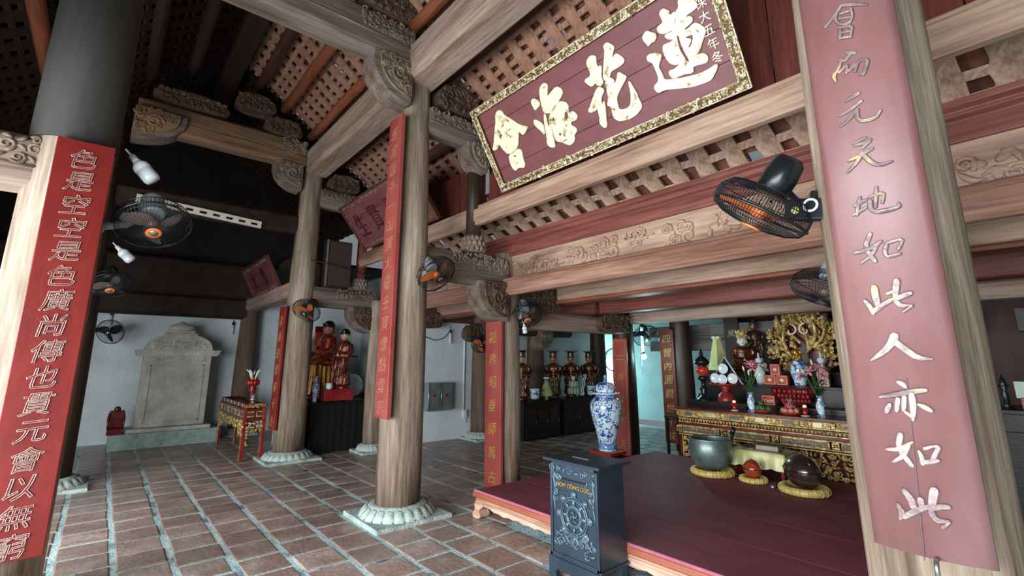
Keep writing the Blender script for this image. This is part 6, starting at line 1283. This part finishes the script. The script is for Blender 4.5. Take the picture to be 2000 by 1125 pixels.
# ------------------------------------------------------------------ mandarin statues on cabinets
def cabinet(label, x0, x1, y0, y1, z):
    t = thing('altar_cabinet', label, 'cabinet', ((x0 + x1) / 2, (y0 + y1) / 2, 0), 0, 'black altar cabinets'); w_, d_ = x1 - x0, y1 - y0
    MB().box((0, 0, z / 2), (w_ - .04, d_ - .04, z - .04)).build('body', W_BLACK, t); MB().box((0, 0, z - .015), (w_, d_, .03)).build('top', W_BLACK, t, .005)
    for k in range(3):
        dw = (w_ - .12) / 3; xx = -w_ / 2 + .06 + dw * (k + .5); d = MB().box((xx, -d_ / 2 + .01, z * .47), (dw - .02, .03, z * .82)).build('door', W_BLACK, t, .004)
        for q in range(5): MB().box((xx - dw * .3 + dw * .15 * q, -d_ / 2 - .01, z * .6), (.012, .015, z * .42)).build('slat', W_DARK, d)
        MB().tube([(xx + dw * .4, -d_ / 2 - .012, z * .42), (xx + dw * .4, -d_ / 2 - .012, z * .52)], .006, 6).build('hinge', CHROME, d)
cabinet('black altar cabinet under the leftmost lacquered mandarin', 6.3, 7.35, 7.05, 7.62, .74)
cabinet('black altar cabinet behind the blue and white jar', 7.42, 9.0, 7.05, 7.62, .74)
for k, (x_, y_, lab) in enumerate(((6.62, 7.46, 'leftmost lacquered mandarin statue beside the couplet column'), (7.55, 7.46, 'second lacquered mandarin statue with a flat black hat'), (8.12, 7.46, 'third lacquered mandarin statue with a flat black hat'), (8.74, 7.46, 'rightmost lacquered mandarin statue, above the jar'))):
    figure('mandarin_statue', lab, (x_, y_, .74), 1.0, R0(-48), LACQB, SKINB if k == 0 else M('bronzed_face', '#8a5a40', '#a0704e', .25, .2, 6, bump=0), ('mandarin', .62), 'stand', 'lacquered mandarin statues', base=.12)
def pot(label, x_, y_):
    t = thing('incense_pot', label, 'incense pot', (x_, y_, .74), 0, 'blue and white incense pots'); MB().lathe([(0, 0), (.07, 0), (.05, .03), (.06, .04)], 20).build('stand', W_BLACK, t); MB().lathe([(0, .04), (.075, .04), (.085, .06), (.092, .2), (.1, .235), (.09, .235), (.082, .2), (0, .18)], 28).build('body', PORC, t); MB().lathe([(.093, .215), (.102, .225), (.1, .24), (.09, .24)], 28).build('rim', PWHITE, t)
pot('blue and white incense pot before the leftmost mandarin', 6.7, 7.15); pot('blue and white incense pot before the rightmost mandarin', 8.42, 7.15)
t = thing('offering_cone', 'yellow-green cone offering topped with a white flower', 'offering cone', (7.06, 7.18, .74)); MB().lathe([(0, 0), (.04, 0), (.03, .06), (.13, .08), (.14, .12), (.03, .4), (0, .41)], 18).build('cone', M('pale_green_fruit_cone', '#7c8450', '#b4b884', .5, 0, 30, bump=.3), t)
for k in range(6): a = k * 1.05; MB().ball((.04 * math.cos(a), .04 * math.sin(a), .44), (.03, .03, .02), 8, 5).build('white_petal', PWHITE, t)
t = thing('banknote_tower', 'tower of rolled pale banknotes on a black stand', 'offering', (7.86, 7.16, .74)); MB().lathe([(0, 0), (.06, 0), (.02, .03), (.02, .06), (.09, .08), (0, .085)], 16).build('stand', W_BLACK, t)
for j, (nn, rr) in enumerate(((9, .1), (7, .07))):
    for i in range(nn): a = 2 * PI * i / nn; MB().tube([(rr * math.cos(a), rr * math.sin(a), .085 + .14 * j), (rr * math.cos(a), rr * math.sin(a), .215 + .14 * j)], .03, 8).build('note_roll', M('banknote_paper', '#8a947c', '#b4bca4', .6, 0, 40, bump=0), t)
MB().lathe([(0, .36), (.03, .36), (.05, .44), (.0, .47)], 10).build('leaf_bud', M('pale_leaf', '#a8b49c', '#c4ccb4', .5), t)
t = thing('white_antlers', 'pair of wavy white offering sticks behind the banknote tower', 'offering', (8.1, 7.16, .74)); MB().box((0, 0, .02), (.1, .08, .04)).build('base', W_BLACK, t)
for s in (0, 1): MB().tube([(.06 * s + .02 * math.sin(i * 1.6) + .012 * i, 0, .04 + .045 * i) for i in range(11)], .012, 6).build('stick', PWHITE, t)
t = struct(MB().box((11.09, 8.55, 1.1), (.02, .62, .9)).build('window_1', M('bright_window', '#e8f4f4', '#f2fafa', .4, 0, 5, bump=0, emit='#eaf6ff', estr=2.2)))
MB().ring((11.07, 8.55, 1.55), (-1, 0, 0), .31, .02, 28, 6).build('window_frame', W_DARK, t)

# ------------------------------------------------------------------ table at the right edge
t = thing('offering_cabinet', 'black offering cabinet at the right picture edge', 'cabinet', (5.75, -.28, 0)); MB().box((0, 0, .57), (.6, 1.5, 1.12)).build('body', W_BLACK, t); MB().box((0, 0, 1.15), (.66, 1.56, .035)).build('top', W_BLACK, t, .005)
for k in range(3): d = MB().box((-.305, -.5 + .5 * k, .55), (.02, .44, .9)).build('door', W_BLACK, t, .004); MB().ball((-.325, -.35 + .5 * k, .6), .018, 10, 7).build('knob', CHROME, d)
t = thing('altar_lamp', 'black turned lamp on the right edge cabinet', 'lamp', (5.5, .4, 1.168)); MB().lathe([(0, 0), (.05, 0), (.02, .04), (.03, .1), (.015, .14), (.035, .18), (.01, .24), (0, .27)], 18).build('stem', BLACKP, t); MB().ring((0, 0, .18), (0, 0, 1), .035, .006, 18, 5).build('ring', BLACKP, t)
t = thing('card_stand', 'pale printed card on the right edge cabinet', 'card', (5.52, .22, 1.168)); MB().box((0, 0, .15), (.012, .24, .13), Matrix.Rotation(R0(-12), 3, 'Y')).build('card', M('pale_card', '#bcccb8', '#d0dccc', .5, 0, 12, bump=0), t); MB().box((.03, 0, .045), (.09, .2, .09)).build('block', LACQR, t, .004)
for k, (y_, z_) in enumerate(((.12, 0), (.12, .05))): 
    t = thing('medicine_box', ('lower small white box on the right edge cabinet', 'upper small white box on the right edge cabinet')[k], 'box', (5.44, y_ - .05, 1.168 + z_), 0, 'small white boxes'); MB().box((0, 0, .024), (.08, .12, .046)).build('carton', WHITEP, t, .002); MB().box((-.041, 0, .024), (.002, .05, .014)).build('print', BLACKP, t)
bpy.data.objects.remove(_fo); bpy.data.scenes.remove(_ts)
